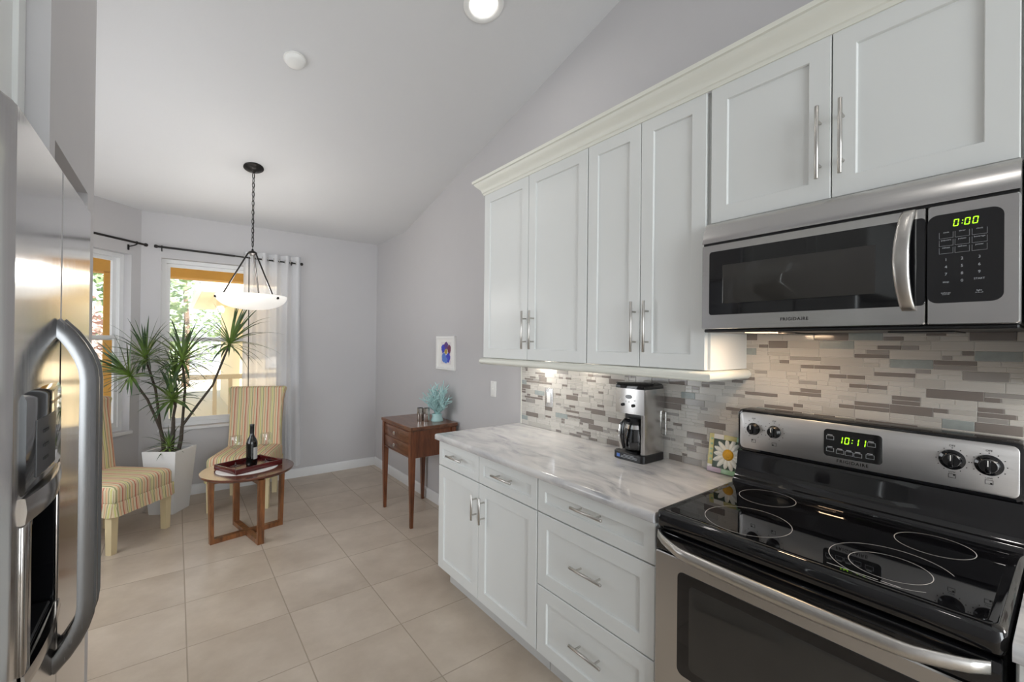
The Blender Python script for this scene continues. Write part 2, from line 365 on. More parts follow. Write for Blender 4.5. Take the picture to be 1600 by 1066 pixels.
def thing(name, label, cat, loc=(0, 0, 0), rz=0, group=None):
    o = bpy.data.objects.new(name, None); COL.objects.link(o); o.location = loc; o.rotation_euler = (0, 0, rz); o.empty_display_size = .05
    OFF[o.name] = V(loc) if not rz else V((0, 0, 0))
    props(o, label, cat, group); return o
def solo(name, bm, mats, label, cat, loc=(0, 0, 0), group=None, ang=35):
    o = bpy.data.objects.new(name, finish(bm, name, mats, V(loc), ang)); COL.objects.link(o); o.location = loc
    OFF[o.name] = V(loc); props(o, label, cat, group); return o
def struct(name, bm, mats, label=None, ang=35):
    o = bpy.data.objects.new(name, finish(bm, name, mats, V((0, 0, 0)), ang)); COL.objects.link(o); o['kind'] = 'structure'
    if label: o['label'] = label
    return o
def dup(root, loc=None, rz=None, label=None):
    r = root.copy(); COL.objects.link(r)
    if loc is not None: r.location = loc
    if rz is not None: r.rotation_euler = (0, 0, rz)
    if label: r['label'] = label
    for ch in root.children:
        c = ch.copy(); COL.objects.link(c); c.parent = r
        for g in ch.children:
            d = g.copy(); COL.objects.link(d); d.parent = c
    return r
def text_bm(bm, s, size, mtx, depth=.0006, align='CENTER', mat=0, spacing=1, bold=0):
    cu = bpy.data.curves.new('t', 'FONT'); cu.body = s; cu.size = size; cu.align_x = align; cu.align_y = 'CENTER'; cu.extrude = depth; cu.resolution_u = 2; cu.space_character = spacing; cu.offset = bold
    ob = bpy.data.objects.new('t', cu); COL.objects.link(ob)
    dg = bpy.context.evaluated_depsgraph_get(); me = bpy.data.meshes.new_from_object(ob.evaluated_get(dg))
    me.transform(mtx); n0 = len(bm.faces); bm.from_mesh(me); bm.faces.ensure_lookup_table()
    for f in bm.faces[n0:]: f.material_index = mat
    bpy.data.objects.remove(ob); bpy.data.curves.remove(cu); bpy.data.meshes.remove(me)
def face_mx(x, y, z, tilt=0):   # text lying on a plane that faces -x: reading direction is -y, up is +z
    m = Matrix(((0, sin(tilt), -cos(tilt), x), (-1, 0, 0, y), (0, cos(tilt), sin(tilt), z), (0, 0, 0, 1)))
    return m
SEG = {'0': 'abcdef', '1': 'bc', '2': 'abged', '3': 'abgcd'}
def digits(bm, s, x, y, z, h, tilt=0, slant=.12):   # seven-segment digits on a -x facing plane
    wd = h*.55; th = h*.11; cur = 0; mx = face_mx(x, y, z, tilt)
    total = sum(wd*1.45 if c != ':' else wd*.6 for c in s); cur = -total/2
    def bar(a0, a1, b0, b1):
        vv = []
        for p, q in ((a0, b0), (a1, b0), (a1, b1), (a0, b1)):
            vv.append(bm.verts.new(mx @ V((p+q*slant, q, .0008))))
        bm.faces.new(vv)
    for c in s:
        if c == ':':
            for q in (-h*.2, h*.2): bar(cur+wd*.1, cur+wd*.1+th, q-th/2, q+th/2)
            cur += wd*.6; continue
        L = {'a': (0, wd, h/2-th, h/2), 'd': (0, wd, -h/2, -h/2+th), 'g': (0, wd, -th/2, th/2), 'f': (0, th, 0, h/2), 'b': (wd-th, wd, 0, h/2), 'e': (0, th, -h/2, 0), 'c': (wd-th, wd, -h/2, 0)}
        for k in SEG[c]:
            a0, a1, b0, b1 = L[k]
            if a1-a0 > th*1.5: a0 += th*.6; a1 -= th*.6
            else: b0 += th*.5; b1 -= th*.5
            bar(cur+a0, cur+a1, b0, b1)
        cur += wd*1.45

# ------------------------------------------------------------------ room shell
XW = 1.838; YF = 4.27
bm = BM(); box(bm, -3.2, XW+.12, -6, YF+.12, -.12, 0); struct('floor', bm, 'floor')
# right wall, gable shaped, with thickness
bm = BM(); poly = [(-6, 0), (YF+.12, 0), (YF+.12, ZC), (YB, ZC), (-2.2, zceil(-2.2)), (-6, zceil(-2.2))]
prism(bm, poly, 'x', XW, XW+.14); struct('wall_right', bm, 'wall')
# far wall with window opening
W2 = (-.168, .86, .645, 2.212)
bm = BM(); yo = YF+.16
box(bm, -.37, W2[0], YF, yo, 0, ZC); box(bm, W2[1], XW+.14, YF, yo, 0, ZC); box(bm, W2[0], W2[1], YF, yo, 0, W2[2]); box(bm, W2[0], W2[1], YF, yo, W2[3], ZC)
struct('wall_far', bm, 'wall')
# bay wall: runs from the corner A towards the left and nearer
A = V((-.31, YF, 0)); DB = V((-.7071, -.7071, 0)); NB = V((-.7071, .7071, 0))   # along, outward
def bay(s, d, z): p = A+DB*s+NB*d; return (p.x, p.y, z)
def baybox(bm, s0, s1, d0, d1, z0, z1, mat=0):
    ring = lambda z: [bay(s0, d0, z), bay(s1, d0, z), bay(s1, d1, z), bay(s0, d1, z)]
    ring_loft(bm, [ring(z0), ring(z1)], mat=mat)
S0, S1, WZ0, WZ1 = .085, 1.02, .665, 2.205
bm = BM(); baybox(bm, -.06, S0, 0, .16, 0, ZC); baybox(bm, S1, 1.5, 0, .16, 0, ZC); baybox(bm, S0, S1, 0, .16, 0, WZ0); baybox(bm, S0, S1, 0, .16, WZ1, ZC)
struct('wall_bay', bm, 'wall')
# nook's outer left wall
eb = A+DB*1.5
bm = BM(); box(bm, eb.x-.14, eb.x, 1.2, eb.y+.06, 0, ZC+.9); struct('wall_left', bm, 'wall')
# wall stub beside the refrigerator with an opening above / behind it
XS = -.30
bm = BM(); box(bm, XS-.13, XS, .672, .731, 0, zceil(.6)+.1); box(bm, XS-.13, XS, 1.241, 1.386, 0, zceil(1.2)+.1); box(bm, XS-.13, XS, .731, 1.241, 1.965, zceil(.7)+.1)
struct('wall_stub', bm, 'wall')
bm = BM(); box(bm, -1.05, XS-.13, .672, .79, 0, 3.6); struct('wall_alcove', bm, 'wall')
bm = BM(); box(bm, -1.17, -1.05, -6, .79, 0, 4.1); struct('wall_refrigerator', bm, 'wall')
bm = BM(); box(bm, eb.x-.14, XS-.13, 1.2, 1.3, 0, 3.3); struct('wall_pantry', bm, 'wall')
bm = BM(); box(bm, -1.3, XW+.14, -6.12, -6, 0, 4.1); struct('wall_back', bm, 'wall')
# ceiling: flat strip over the nook end, then the vault
bm = BM(); th = .12
poly = [(YF+.3, ZC), (YB, ZC), (-2.2, zceil(-2.2)), (-6.1, zceil(-2.2)), (-6.1, zceil(-2.2)+th), (-2.2, zceil(-2.2)+th), (YB, ZC+th), (YF+.3, ZC+th)]
prism(bm, poly, 'x', -3.2, XW+.14); struct('ceiling', bm, 'ceil')
# baseboards
def bb_prof(off): return [(0, 0), (.014, 0), (.014, .075), (.010, .088), (.004, .094), (0, .094)]
bm = BM(); prism(bm, [(XW-p, z) for p, z in bb_prof(0)], 'y', 1.5, YF); struct('baseboard_right', bm, 'trim')
bm = BM(); prism(bm, [(YF-p, z) for p, z in bb_prof(0)], 'x', -.31, XW-.014); struct('baseboard_far', bm, 'trim')
bm = BM(); ring_loft(bm, [[bay(s, -p, z) for p, z in bb_prof(0)] for s in (.006, 1.5)]); struct('baseboard_bay', bm, 'trim')

# windows ------------------------------------------------------------
def window(n, fx, u0, u1, z0, z1, label):
    root = bpy.data.objects.new('window_%d' % n, None); COL.objects.link(root); root['kind'] = 'structure'; root['label'] = label
    zm = z0+(z1-z0)*.525
    def ub(bm, a, b_, d0, d1, c, e, mat=0):
        ring = lambda z: [fx(a, d0, z), fx(b_, d0, z), fx(b_, d1, z), fx(a, d1, z)]
        ring_loft(bm, [ring(c), ring(e)], mat=mat)
    bm = BM(); D0, D1, t_ = .075, .135, .035
    ub(bm, u0, u0+t_, D0, D1, z0, z1); ub(bm, u1-t_, u1, D0, D1, z0, z1); ub(bm, u0+t_, u1-t_, D0, D1, z1-t_, z1); ub(bm, u0+t_, u1-t_, D0, D1, z0, z0+t_)
    part('window_frame', bm, 'trim', root)
    for nm, za, zb, dd in (('upper_sash', zm-.02, z1-t_, .11), ('lower_sash', z0+t_, zm+.02, .085)):
        bm = BM(); r = .03; a, b_ = u0+t_, u1-t_
        ub(bm, a, a+r, dd, dd+.022, za, zb); ub(bm, b_-r, b_, dd, dd+.022, za, zb); ub(bm, a+r, b_-r, dd, dd+.022, za, za+.04); ub(bm, a+r, b_-r, dd, dd+.022, zb-r, zb)
        s_ = part(nm, bm, 'trim', root)
        bm = BM(); ub(bm, a+r, b_-r, dd+.009, dd+.013, za+.04, zb-r); part('pane', bm, 'glass', s_)
    bm = BM(); ub(bm, u0-.012, u1+.012, -.022, .09, z0-.024, z0-.001); part('window_sill', bm, 'trim', root)
    return root
window(2, lambda u, d, z: (u, YF+d, z), W2[0], W2[1], W2[2], W2[3], 'wide white sash window in the far wall behind the planter')
window(1, lambda u, d, z: bay(u, d, z), S0, S1, WZ0, WZ1, 'white sash window in the angled bay wall left of the planter')

# ------------------------------------------------------------------ kitchen cabinets (fronts face -x)
UX, BX = 1.515, 1.205
def slab_rings(X, y0, y1, z0, z1, sgn=-1, th=.02, rail=.058, rec=.009, ch=.002):
    R4 = lambda x, d: [(x, y0+d, z0+d), (x, y1-d, z0+d), (x, y1-d, z1-d), (x, y0+d, z1-d)]
    return [R4(X-sgn*th, 0), R4(X-sgn*ch, 0), R4(X, ch), R4(X, rail), R4(X-sgn*.002, rail+.0015), R4(X-sgn*rec, rail+.003)]
def door(parent, X, y0, y1, z0, z1, name='door', sgn=-1, rail=.058, mat='cab'):
    bm = BM(); ring_loft(bm, slab_rings(X, y0, y1, z0, z1, sgn, rail=rail)); return part(name, bm, mat, parent, ang=20)
def bar_pull(parent, X, y, z, length, vertical=True, r=.0058, out=.032, sgn=-1):
    bm = BM(); xo = X+sgn*out; h = length/2; sp = length*.30
    e = (lambda t: (xo, y, z+t)) if vertical else (lambda t: (xo, y+t, z))
    b0 = (lambda t: (X, y, z+t)) if vertical else (lambda t: (X, y+t, z))
    tube(bm, [e(-h), e(-h+.001), e(h-.001), e(h)], [r*.8, r, r, r*.8], 12)
    for t in (-sp, sp): tube(bm, [b0(t), e(t)], r*.75, 10)
    return part('handle', bm, 'nickel', parent, ang=50)
def cabinet(name, label, y0, y1, X, z0, z1, group, depth_to=XW-.002, kick=False, mat='cab'):
    root = thing(name, label, 'cabinet', ((X+depth_to)/2, (y0+y1)/2, 0 if kick else z0), group=group)
    bm = BM(); box(bm, X+.0205, depth_to, y0+.0005, y1-.0005, (.115 if kick else z0), z1, .001, 1)
    part('body', bm, mat, root)
    if kick:
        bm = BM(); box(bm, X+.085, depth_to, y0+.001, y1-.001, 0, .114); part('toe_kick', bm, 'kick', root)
    return root
ZT = 2.418; G = .0015
# wall cabinets
c = cabinet('wall_cabinet', 'tall white two-door wall cabinet at the far end of the run, above the empty counter', .608, 1.5, UX, 1.368, ZT, 'white wall cabinets')
for a, b_, hy in ((.610, 1.0535, 1.002), (1.0565, 1.498, 1.069)):
    d = door(c, UX, a, b_, 1.37, ZT-.003); bar_pull(d, UX, hy, 1.538, .215)
c = cabinet('wall_cabinet', 'tall white two-door wall cabinet above the coffee maker, left of the microwave', .0, .606, UX, 1.368, ZT, 'white wall cabinets')
for a, b_, hy in ((.012, .3015, .262), (.3045, .604, .326)):
    d = door(c, UX, a, b_, 1.37, ZT-.003); bar_pull(d, UX, hy, 1.54, .215)
c = cabinet('wall_cabinet', 'short white two-door wall cabinet directly above the microwave', -.762, -.002, UX, 1.912, ZT, 'white wall cabinets')
for a, b_, hy in ((-.757, -.3835, -.412), (-.3805, -.006, -.353)):
    d = door(c, UX, a, b_, 1.914, ZT-.003); bar_pull(d, UX, hy, 2.085, .222)
c = cabinet('wall_cabinet', 'white wall cabinet at the right edge of the photo beside the microwave', -1.36, -.765, UX, 1.368, ZT, 'white wall cabinets')
for a, b_, hy in ((-1.358, -1.064, -1.11), (-1.061, -.767, -1.02)):
    d = door(c, UX, a, b_, 1.37, ZT-.003); bar_pull(d, UX, hy, 1.54, .215)
# crown moulding swept along the front with a return at the far end
prof = [(-.001, 2.412), (.005, 2.412), (.008, 2.424), (.013, 2.428), (.015, 2.437), (.020, 2.447), (.030, 2.458), (.043, 2.470), (.050, 2.480), (.052, 2.486), (.060, 2.489), (.062, 2.504), (-.001, 2.504)]
bm = BM(); ring_loft(bm, [[(UX-o, -1.36, z) for o, z in prof], [(UX-o, 1.5+o, z) for o, z in prof], [(XW-.003, 1.5+o, z) for o, z in prof]])
solo('crown_molding', bm, 'crown', 'off-white stepped crown molding running along the top of the wall cabinets', 'molding', (UX, 0, 2.412), ang=30)
# rounded light rail under the two tall cabinets
prof = [(-.022, 1.366), (.004, 1.366), (.012, 1.362), (.018, 1.353), (.019, 1.344), (.015, 1.334), (.006, 1.328), (-.022, 1.328)]
bm = BM(); ring_loft(bm, [[(XW-.012, 1.5+o, z) for o, z in prof], [(UX-o, 1.5+o, z) for o, z in prof], [(UX-o, -.0-o, z) for o, z in prof], [(XW-.012, -.0-o, z) for o, z in prof]])
solo('light_rail', bm, 'crown', 'rounded off-white rail molding under the tall wall cabinets', 'molding', (UX, .75, 1.328), ang=50)
# base cabinets
c = cabinet('base_cabinet', 'white base cabinet with two doors below two drawers at the end of the counter', .600, 1.5, BX, .115, .878, 'white base cabinets', kick=True)
for a, b_ in ((.602, 1.0635), (1.0665, 1.498)):
    d = door(c, BX, a, b_, .735, .874, 'drawer', rail=.040); bar_pull(d, BX, (a+b_)/2, .815, .160, False)
for a, b_, hy in ((.602, 1.0635, 1.012), (1.0665, 1.498, 1.086)):
    d = door(c, BX, a, b_, .125, .730); bar_pull(d, BX, hy, .606, .135)
c = cabinet('base_cabinet', 'white base cabinet with a stack of three drawers left of the range', .004, .598, BX, .115, .878, 'white base cabinets', kick=True)
for z0, z1 in ((.735, .874), (.421, .730), (.125, .416)):
    d = door(c, BX, .008, .596, z0, z1, 'drawer', rail=.045 if z1 > .8 else .058); bar_pull(d, BX, .291, {.874: .823, .730: .589, .416: .286}[z1], .16, False)
c = cabinet('base_cabinet', 'white base cabinet at the lower right edge, right of the range', -1.36, -.770, BX, .115, .878, 'white base cabinets', kick=True)
d = door(c, BX, -1.358, -.774, .735, .874, 'drawer', rail=.045); bar_pull(d, BX, -1.06, .815, .16, False)
d = door(c, BX, -1.358, -.774, .125, .730); bar_pull(d, BX, -.83, .606, .135)
# worktops
def worktop(y0, y1, label):
    x0, x1 = 1.183, XW-.002; bm = BM()
    pr = [(x1, .8785), (x0+.010, .8785), (x0+.003, .882), (x0, .889), (x0, .900), (x0+.003, .908), (x0+.010, .9135), (x0+.02, .914), (x1, .914)]
    n = 5
    if y1 > 1: ring_loft(bm, [[(x, y0, z) for x, z in pr], [(x, y1-.012, z) for x, z in pr], [(x, y1-.004, .8785+(z-.8785)*.92+.0015) for x, z in [(max(x, x0+.004), z) for x, z in pr]], [(x, y1, .8785+(z-.8785)*.55+.008) for x, z in [(max(x, x0+.012), z) for x, z in pr]]])
    else: ring_loft(bm, [[(x, y0, z) for x, z in pr], [(x, y1, z) for x, z in pr]])
    return solo('worktop', bm, 'marble', label, 'worktop', (1.5, (y0+y1)/2, .8785), group='marble worktops', ang=40)
worktop(.003, 1.525, 'long white and grey marble worktop holding the coffee maker')
worktop(-1.36, -.768, 'marble worktop corner at the right edge of the photo beside the range')

# ------------------------------------------------------------------ mosaic backsplash
def backsplash():
    rnd = random.Random(21); bm = BM(); XT = XW-.011
    box(bm, XW-.0095, XW-.0005, -1.36, 1.487, .915, 1.524, mat=0)
    H = .0300; g = .0018; z = .9155; row = 0
    def tile(ya, yb, za, zb, m):
        if yb-ya < .006: return
        x0, x1 = XT+.0012, XT-.0004+rnd.uniform(-.0003, .0003); e = .0009
        ring_loft(bm, [[(x0, ya, za), (x0, yb, za), (x0, yb, zb), (x0, ya, zb)], [(x1+.0005, ya, za), (x1+.0005, yb, za), (x1+.0005, yb, zb), (x1+.0005, ya, zb)],
                       [(x1, ya+e, za+e), (x1, yb-e, za+e), (x1, yb-e, zb-e), (x1, ya+e, zb-e)]], cap0=False, mat=m)
    def pick(thin):
        return rnd.choices([1, 2, 3, 4, 5], [46, 22, 18, 0 if thin else 9, 6])[0]
    while z < 1.52:
        y = 1.485-rnd.uniform(0, .06); ye = 1.485; first = True
        last = 0
        while ye > -1.355:
            wd = rnd.choice([.095, .095, .105, .070, .125]); ya = max(ye-wd, -1.358)
            if first: ya = ye-rnd.uniform(.035, .095); first = False
            if rnd.random() < .54:
                m = pick(False)
                while m == last and m > 2: m = pick(False)
                last = m; tile(ya+g/2, ye-g/2, z+g/2, z+H-g/2, m)
            else:
                zz = z+H*.5
                for za, zb in ((z, zz), (zz, z+H)):
                    yy = ye
                    cut = rnd.choice([ya+(ye-ya)*.5, ya+(ye-ya)*.38, ya+(ye-ya)*.65, None])
                    if cut is None: tile(ya+g/2, ye-g/2, za+g/2, zb-g/2, pick(True))
                    else:
                        tile(cut+g/2, ye-g/2, za+g/2, zb-g/2, pick(True)); tile(ya+g/2, cut-g/2, za+g/2, zb-g/2, pick(True))
            ye = ya
        z += H; row += 1
    solo('tile_backsplash', bm, ['grout', 'mos_w', 'mos_w2', 'mos_t', 'mos_b', 'mos_g'], 'mosaic tile backsplash of white, taupe and blue-grey strips between counter and cabinets', 'backsplash', (XW, 0, .914), ang=20)
    bm = BM(); box(bm, XW-.012, XW-.0005, 1.4875, 1.4955, .9145, 1.367, .001, 1)
    o = struct('trim_1', bm, 'crown', 'thin cream edge strip at the end of the tile backsplash')
backsplash()

# ------------------------------------------------------------------ range
def make_range():
    Y0, Y1 = -.0035, -.7585
    root = thing('range', 'stainless and black glass-top electric range between the marble worktops', 'stove', (1.5, -.381, 0))
    bm = BM(); box(bm, 1.225, XW-.03, Y1, Y0, .03, .874, .004, 1); box(bm, 1.25, XW-.05, Y1+.03, Y0-.03, .0, .03); part('body', bm, 'black_sat', root)
    # cooktop : black rounded rim with inset ceramic glass
    bm = BM()
    def rr(x0, x1, y0, y1, z, r): return [(p[0], p[1], z) for p in rrect(x0, x1, y0, y1, r)]
    ring_loft(bm, [rr(1.205, 1.72, Y1+.004, Y0-.004, .874, .012), rr(1.194, 1.72, Y1, Y0, .880, .016), rr(1.188, 1.72, Y1-.003, Y0+.003, .893, .02), rr(1.189, 1.72, Y1-.004, Y0+.004, .912, .02), rr(1.194, 1.72, Y1-.002, Y0+.002, .923, .02), rr(1.203, 1.72, Y1+.006, Y0-.006, .9285, .02), rr(1.213, 1.71, Y1+.014, Y0-.014, .9285, .018), rr(1.222, 1.70, Y1+.022, Y0-.022, .9255, .016)])
    ck = part('cooktop', bm, 'black_gloss', root)
    bm = BM(); ring_loft(bm, [rr(1.226, 1.698, Y1+.026, Y0-.026, .9245, .012), rr(1.226, 1.698, Y1+.026, Y0-.026, .9262, .012)]); part('ceramic_glass', bm, 'black_glass', ck)
    def ringm(cx, cy, r, a0=0, a1=360, wdt=.0016):
        bm = BM(); n = 72; zz = .9266
        full = a1-a0 >= 360; k = n if full else n+1
        ro = [bm.verts.new((cx+(r+wdt)*cos(RAD(a0+(a1-a0)*i/n)), cy+(r+wdt)*sin(RAD(a0+(a1-a0)*i/n)), zz)) for i in range(k)]
        ri = [bm.verts.new((cx+r*cos(RAD(a0+(a1-a0)*i/n)), cy+r*sin(RAD(a0+(a1-a0)*i/n)), zz)) for i in range(k)]
        for i in range(n):
            j = (i+1) % k; bm.faces.new((ro[i], ro[j], ri[j], ri[i]))
        part('burner_ring', bm, 'ring', ck)
    ringm(1.345, -.22, .117); ringm(1.609, -.170, .086); ringm(1.588, -.602, .080); ringm(1.335, -.560, .078)
    ringm(1.348, -.558, .120, -62, 222)
    bm = BM(); box(bm, 1.2375, 1.239, -.56, -.46, .9262, .9267); box(bm, 1.2375, 1.239, -.60, -.565, .9262, .9267); part('hot_surface_mark', bm, 'ring', ck)
    # backguard
    bm = BM()
    pr = [(1.700, .926), (1.700, .934), (1.712, .944), (1.726, .962), (1.736, .990), (1.741, 1.03), (1.747, 1.046), (XW-.012, 1.046), (XW-.012, .926)]
    prism(bm, pr, 'y', Y1+.002, Y0-.002); bg_ = part('backguard', bm, 'black_gloss', root, ang=60)
    bm = BM(); P0 = 1.0465; P1 = 1.2115
    def yr(x, d, r=.02): return [(x, p[0], p[1]) for p in rrect(Y1+d, Y0-d, P0+d, P1-d, r)]
    ring_loft(bm, [yr(XW-.014, 0), yr(1.752, 0), yr(1.746, .003), yr(1.744, .007)])
    part('panel_frame', bm, 'black_gloss', bg_)
    bm = BM(); ring_loft(bm, [[(1.744, p[0], p[1]) for p in rrect(Y1+.012, Y0-.012, P0+.013, P1-.011, .016)], [(1.7415, p[0], p[1]) for p in rrect(Y1+.012, Y0-.012, P0+.013, P1-.011, .016)], [(1.7405, p[0], p[1]) for p in rrect(Y1+.0135, Y0-.0135, P0+.0145, P1-.0125, .015)]])
    pn = part('control_panel', bm, 'steel_p', root, 'brushed steel control panel')
    XP = 1.7405
    for ky in (-.067, -.141, -.618, -.691):
        bm = BM(); lathe(bm, [(.0285 if ky < -.5 else .0235, 0), (.0285 if ky < -.5 else .0235, -.003), (.021, -.006), (.0195, -.016), (.0175, -.021), (.0001, -.021)], (XP, ky, 1.139), 32, 'x')
        kb = part('knob', bm, 'black_gloss', pn)
        bm = BM(); box(bm, XP-.030, XP-.018, ky-.0055, ky+.0055, 1.139-.0185, 1.139+.0185, .003, 2); part('grip', bm, 'black_gloss', kb)
        bm = BM(); box(bm, XP-.0306, XP-.0298, ky-.0012, ky+.0012, 1.139+.001, 1.139+.0175); part('pointer', bm, 'white_pl', kb)
    bm = BM()
    for ky in (-.067, -.141, -.618, -.691):
        for k in range(11):
            a = RAD(-60+k*30); r = .034
            yy, zz = ky-r*cos(a), 1.139+r*sin(a); box(bm, XP-.0006, XP+.0004, yy-.0012, yy+.0012, zz-.0012, zz+.0012)
        zz = 1.139-.047
        for a in ((ky-.008, ky+.008, zz-.006, zz-.005), (ky-.008, ky+.008, zz+.005, zz+.006), (ky-.008, ky-.007, zz-.006, zz+.006), (ky+.007, ky+.008, zz-.006, zz+.006)): box(bm, XP-.0006, XP+.0004, *a)
        sx = {-.067: (.004, .003), -.141: (.004, -.003), -.618: (-.004, .003), -.691: (-.004, -.003)}[ky]
        box(bm, XP-.0006, XP+.0004, ky+sx[0]-.002, ky+sx[0]+.002, zz+sx[1]-.002, zz+sx[1]+.002)
        text_bm(bm, 'OFF', .008, face_mx(XP-.0003, ky, 1.139+.040), .0003)
        if ky < -.5: text_bm(bm, 'LOW', .006, face_mx(XP-.0003, ky, 1.139-.036), .0003)
    part('knob_scale', bm, 'print_d', pn)
    bm = BM(); text_bm(bm, 'FRIGIDAIRE', .0145, face_mx(XP-.0005, -.381, 1.074), .0005, spacing=1.2, bold=.0002); part('brand_lettering', bm, 'print_d', pn)
    bm = BM(); ring_loft(bm, [[(XP, p[0], p[1]) for p in rrect(-.4600, -.3005, 1.0855, 1.1795, .012)], [(XP-.0022, p[0], p[1]) for p in rrect(-.4595, -.301, 1.086, 1.179, .012)]])
    ds = part('display', bm, 'black_gloss', pn)
    bm = BM(); digits(bm, '10:11', XP-.0024, -.383, 1.147, .023); part('clock_digits', bm, 'lcd', ds)
    bm = BM()
    def key(y, z, wd=.022, h=.013):
        for a in ((y-wd/2, y+wd/2, z-h/2, z-h/2+.0008), (y-wd/2, y+wd/2, z+h/2-.0008, z+h/2), (y-wd/2, y-wd/2+.0008, z-h/2, z+h/2), (y+wd/2-.0008, y+wd/2, z-h/2, z+h/2)): box(bm, XP-.0028, XP-.0021, *a)
        box(bm, XP-.0028, XP-.0021, y-wd*.3, y+wd*.35, z+h/2+.002, z+h/2+.0045)
    for y, z in ((-.3195, 1.150), (-.3195, 1.109), (-.348, 1.106), (-.373, 1.105), (-.397, 1.104), (-.429, 1.106), (-.432, 1.146)): key(y, z)
    part('key_print', bm, 'print_w', ds)
    # oven door : black top band with vents, steel face with dark window, bowed handle
    bm = BM(); box(bm, 1.190, 1.2245, Y1+.003, Y0-.003, .806, .868, .004, 2); 
    for k in range(4): box(bm, 1.1885, 1.1925, -.60, -.16, .815+k*.0085, .8185+k*.0085)
    bd = part('door_top_band', bm, 'black_gloss', root)
    bm = BM(); ring_loft(bm, [[(x, p[0], p[1]) for p in rrect(Y1+.003+d, Y0-.003-d, .236+d, .804-d, .008)] for x, d in ((1.2245, 0), (1.187, 0), (1.184, .003))])
    dr = part('oven_door', bm, 'steel', root)
    bm = BM(); ring_loft(bm, [[(x, p[0], p[1]) for p in rrect(-.680+d, -.086-d, .452+d, .767-d, .02)] for x, d in ((1.184, 0), (1.1825, .001))])
    wn_ = part('oven_window', bm, 'black_gloss', dr)
    bm = BM(); ring_loft(bm, [[(x, p[0], p[1]) for p in rrect(-.640+d, -.126-d, .482+d, .737-d, .015)] for x, d in ((1.1825, 0), (1.1822, .001))])
    part('inner_glass', bm, 'oven_glass', wn_)
    bm = BM(); n = 28; rings = []
    for i in range(n+1):
        t = i/n; y = -.020-(.722)*t; s = sin(pi*t); ot = min(1, s*2.2)**.8
        xc = 1.183-.052*ot-.006*s; zc = .853-.012*sin(pi*t)**.5+.004; r = .012+.004*s
        rings.append([(xc+r*.8*cos(2*pi*k/14), y, zc+r*1.15*sin(2*pi*k/14)) for k in range(14)])
    ring_loft(bm, rings); part('handle', bm, 'nickel', dr, 'bowed satin metal handle', ang=60)
    bm = BM(); ring_loft(bm, [[(x, p[0], p[1]) for p in rrect(Y1+.003+d, Y0-.003-d, .05+d, .228-d, .008)] for x, d in ((1.2245, 0), (1.19, 0), (1.186, .003))]); part('drawer', bm, 'steel', root)
make_range()

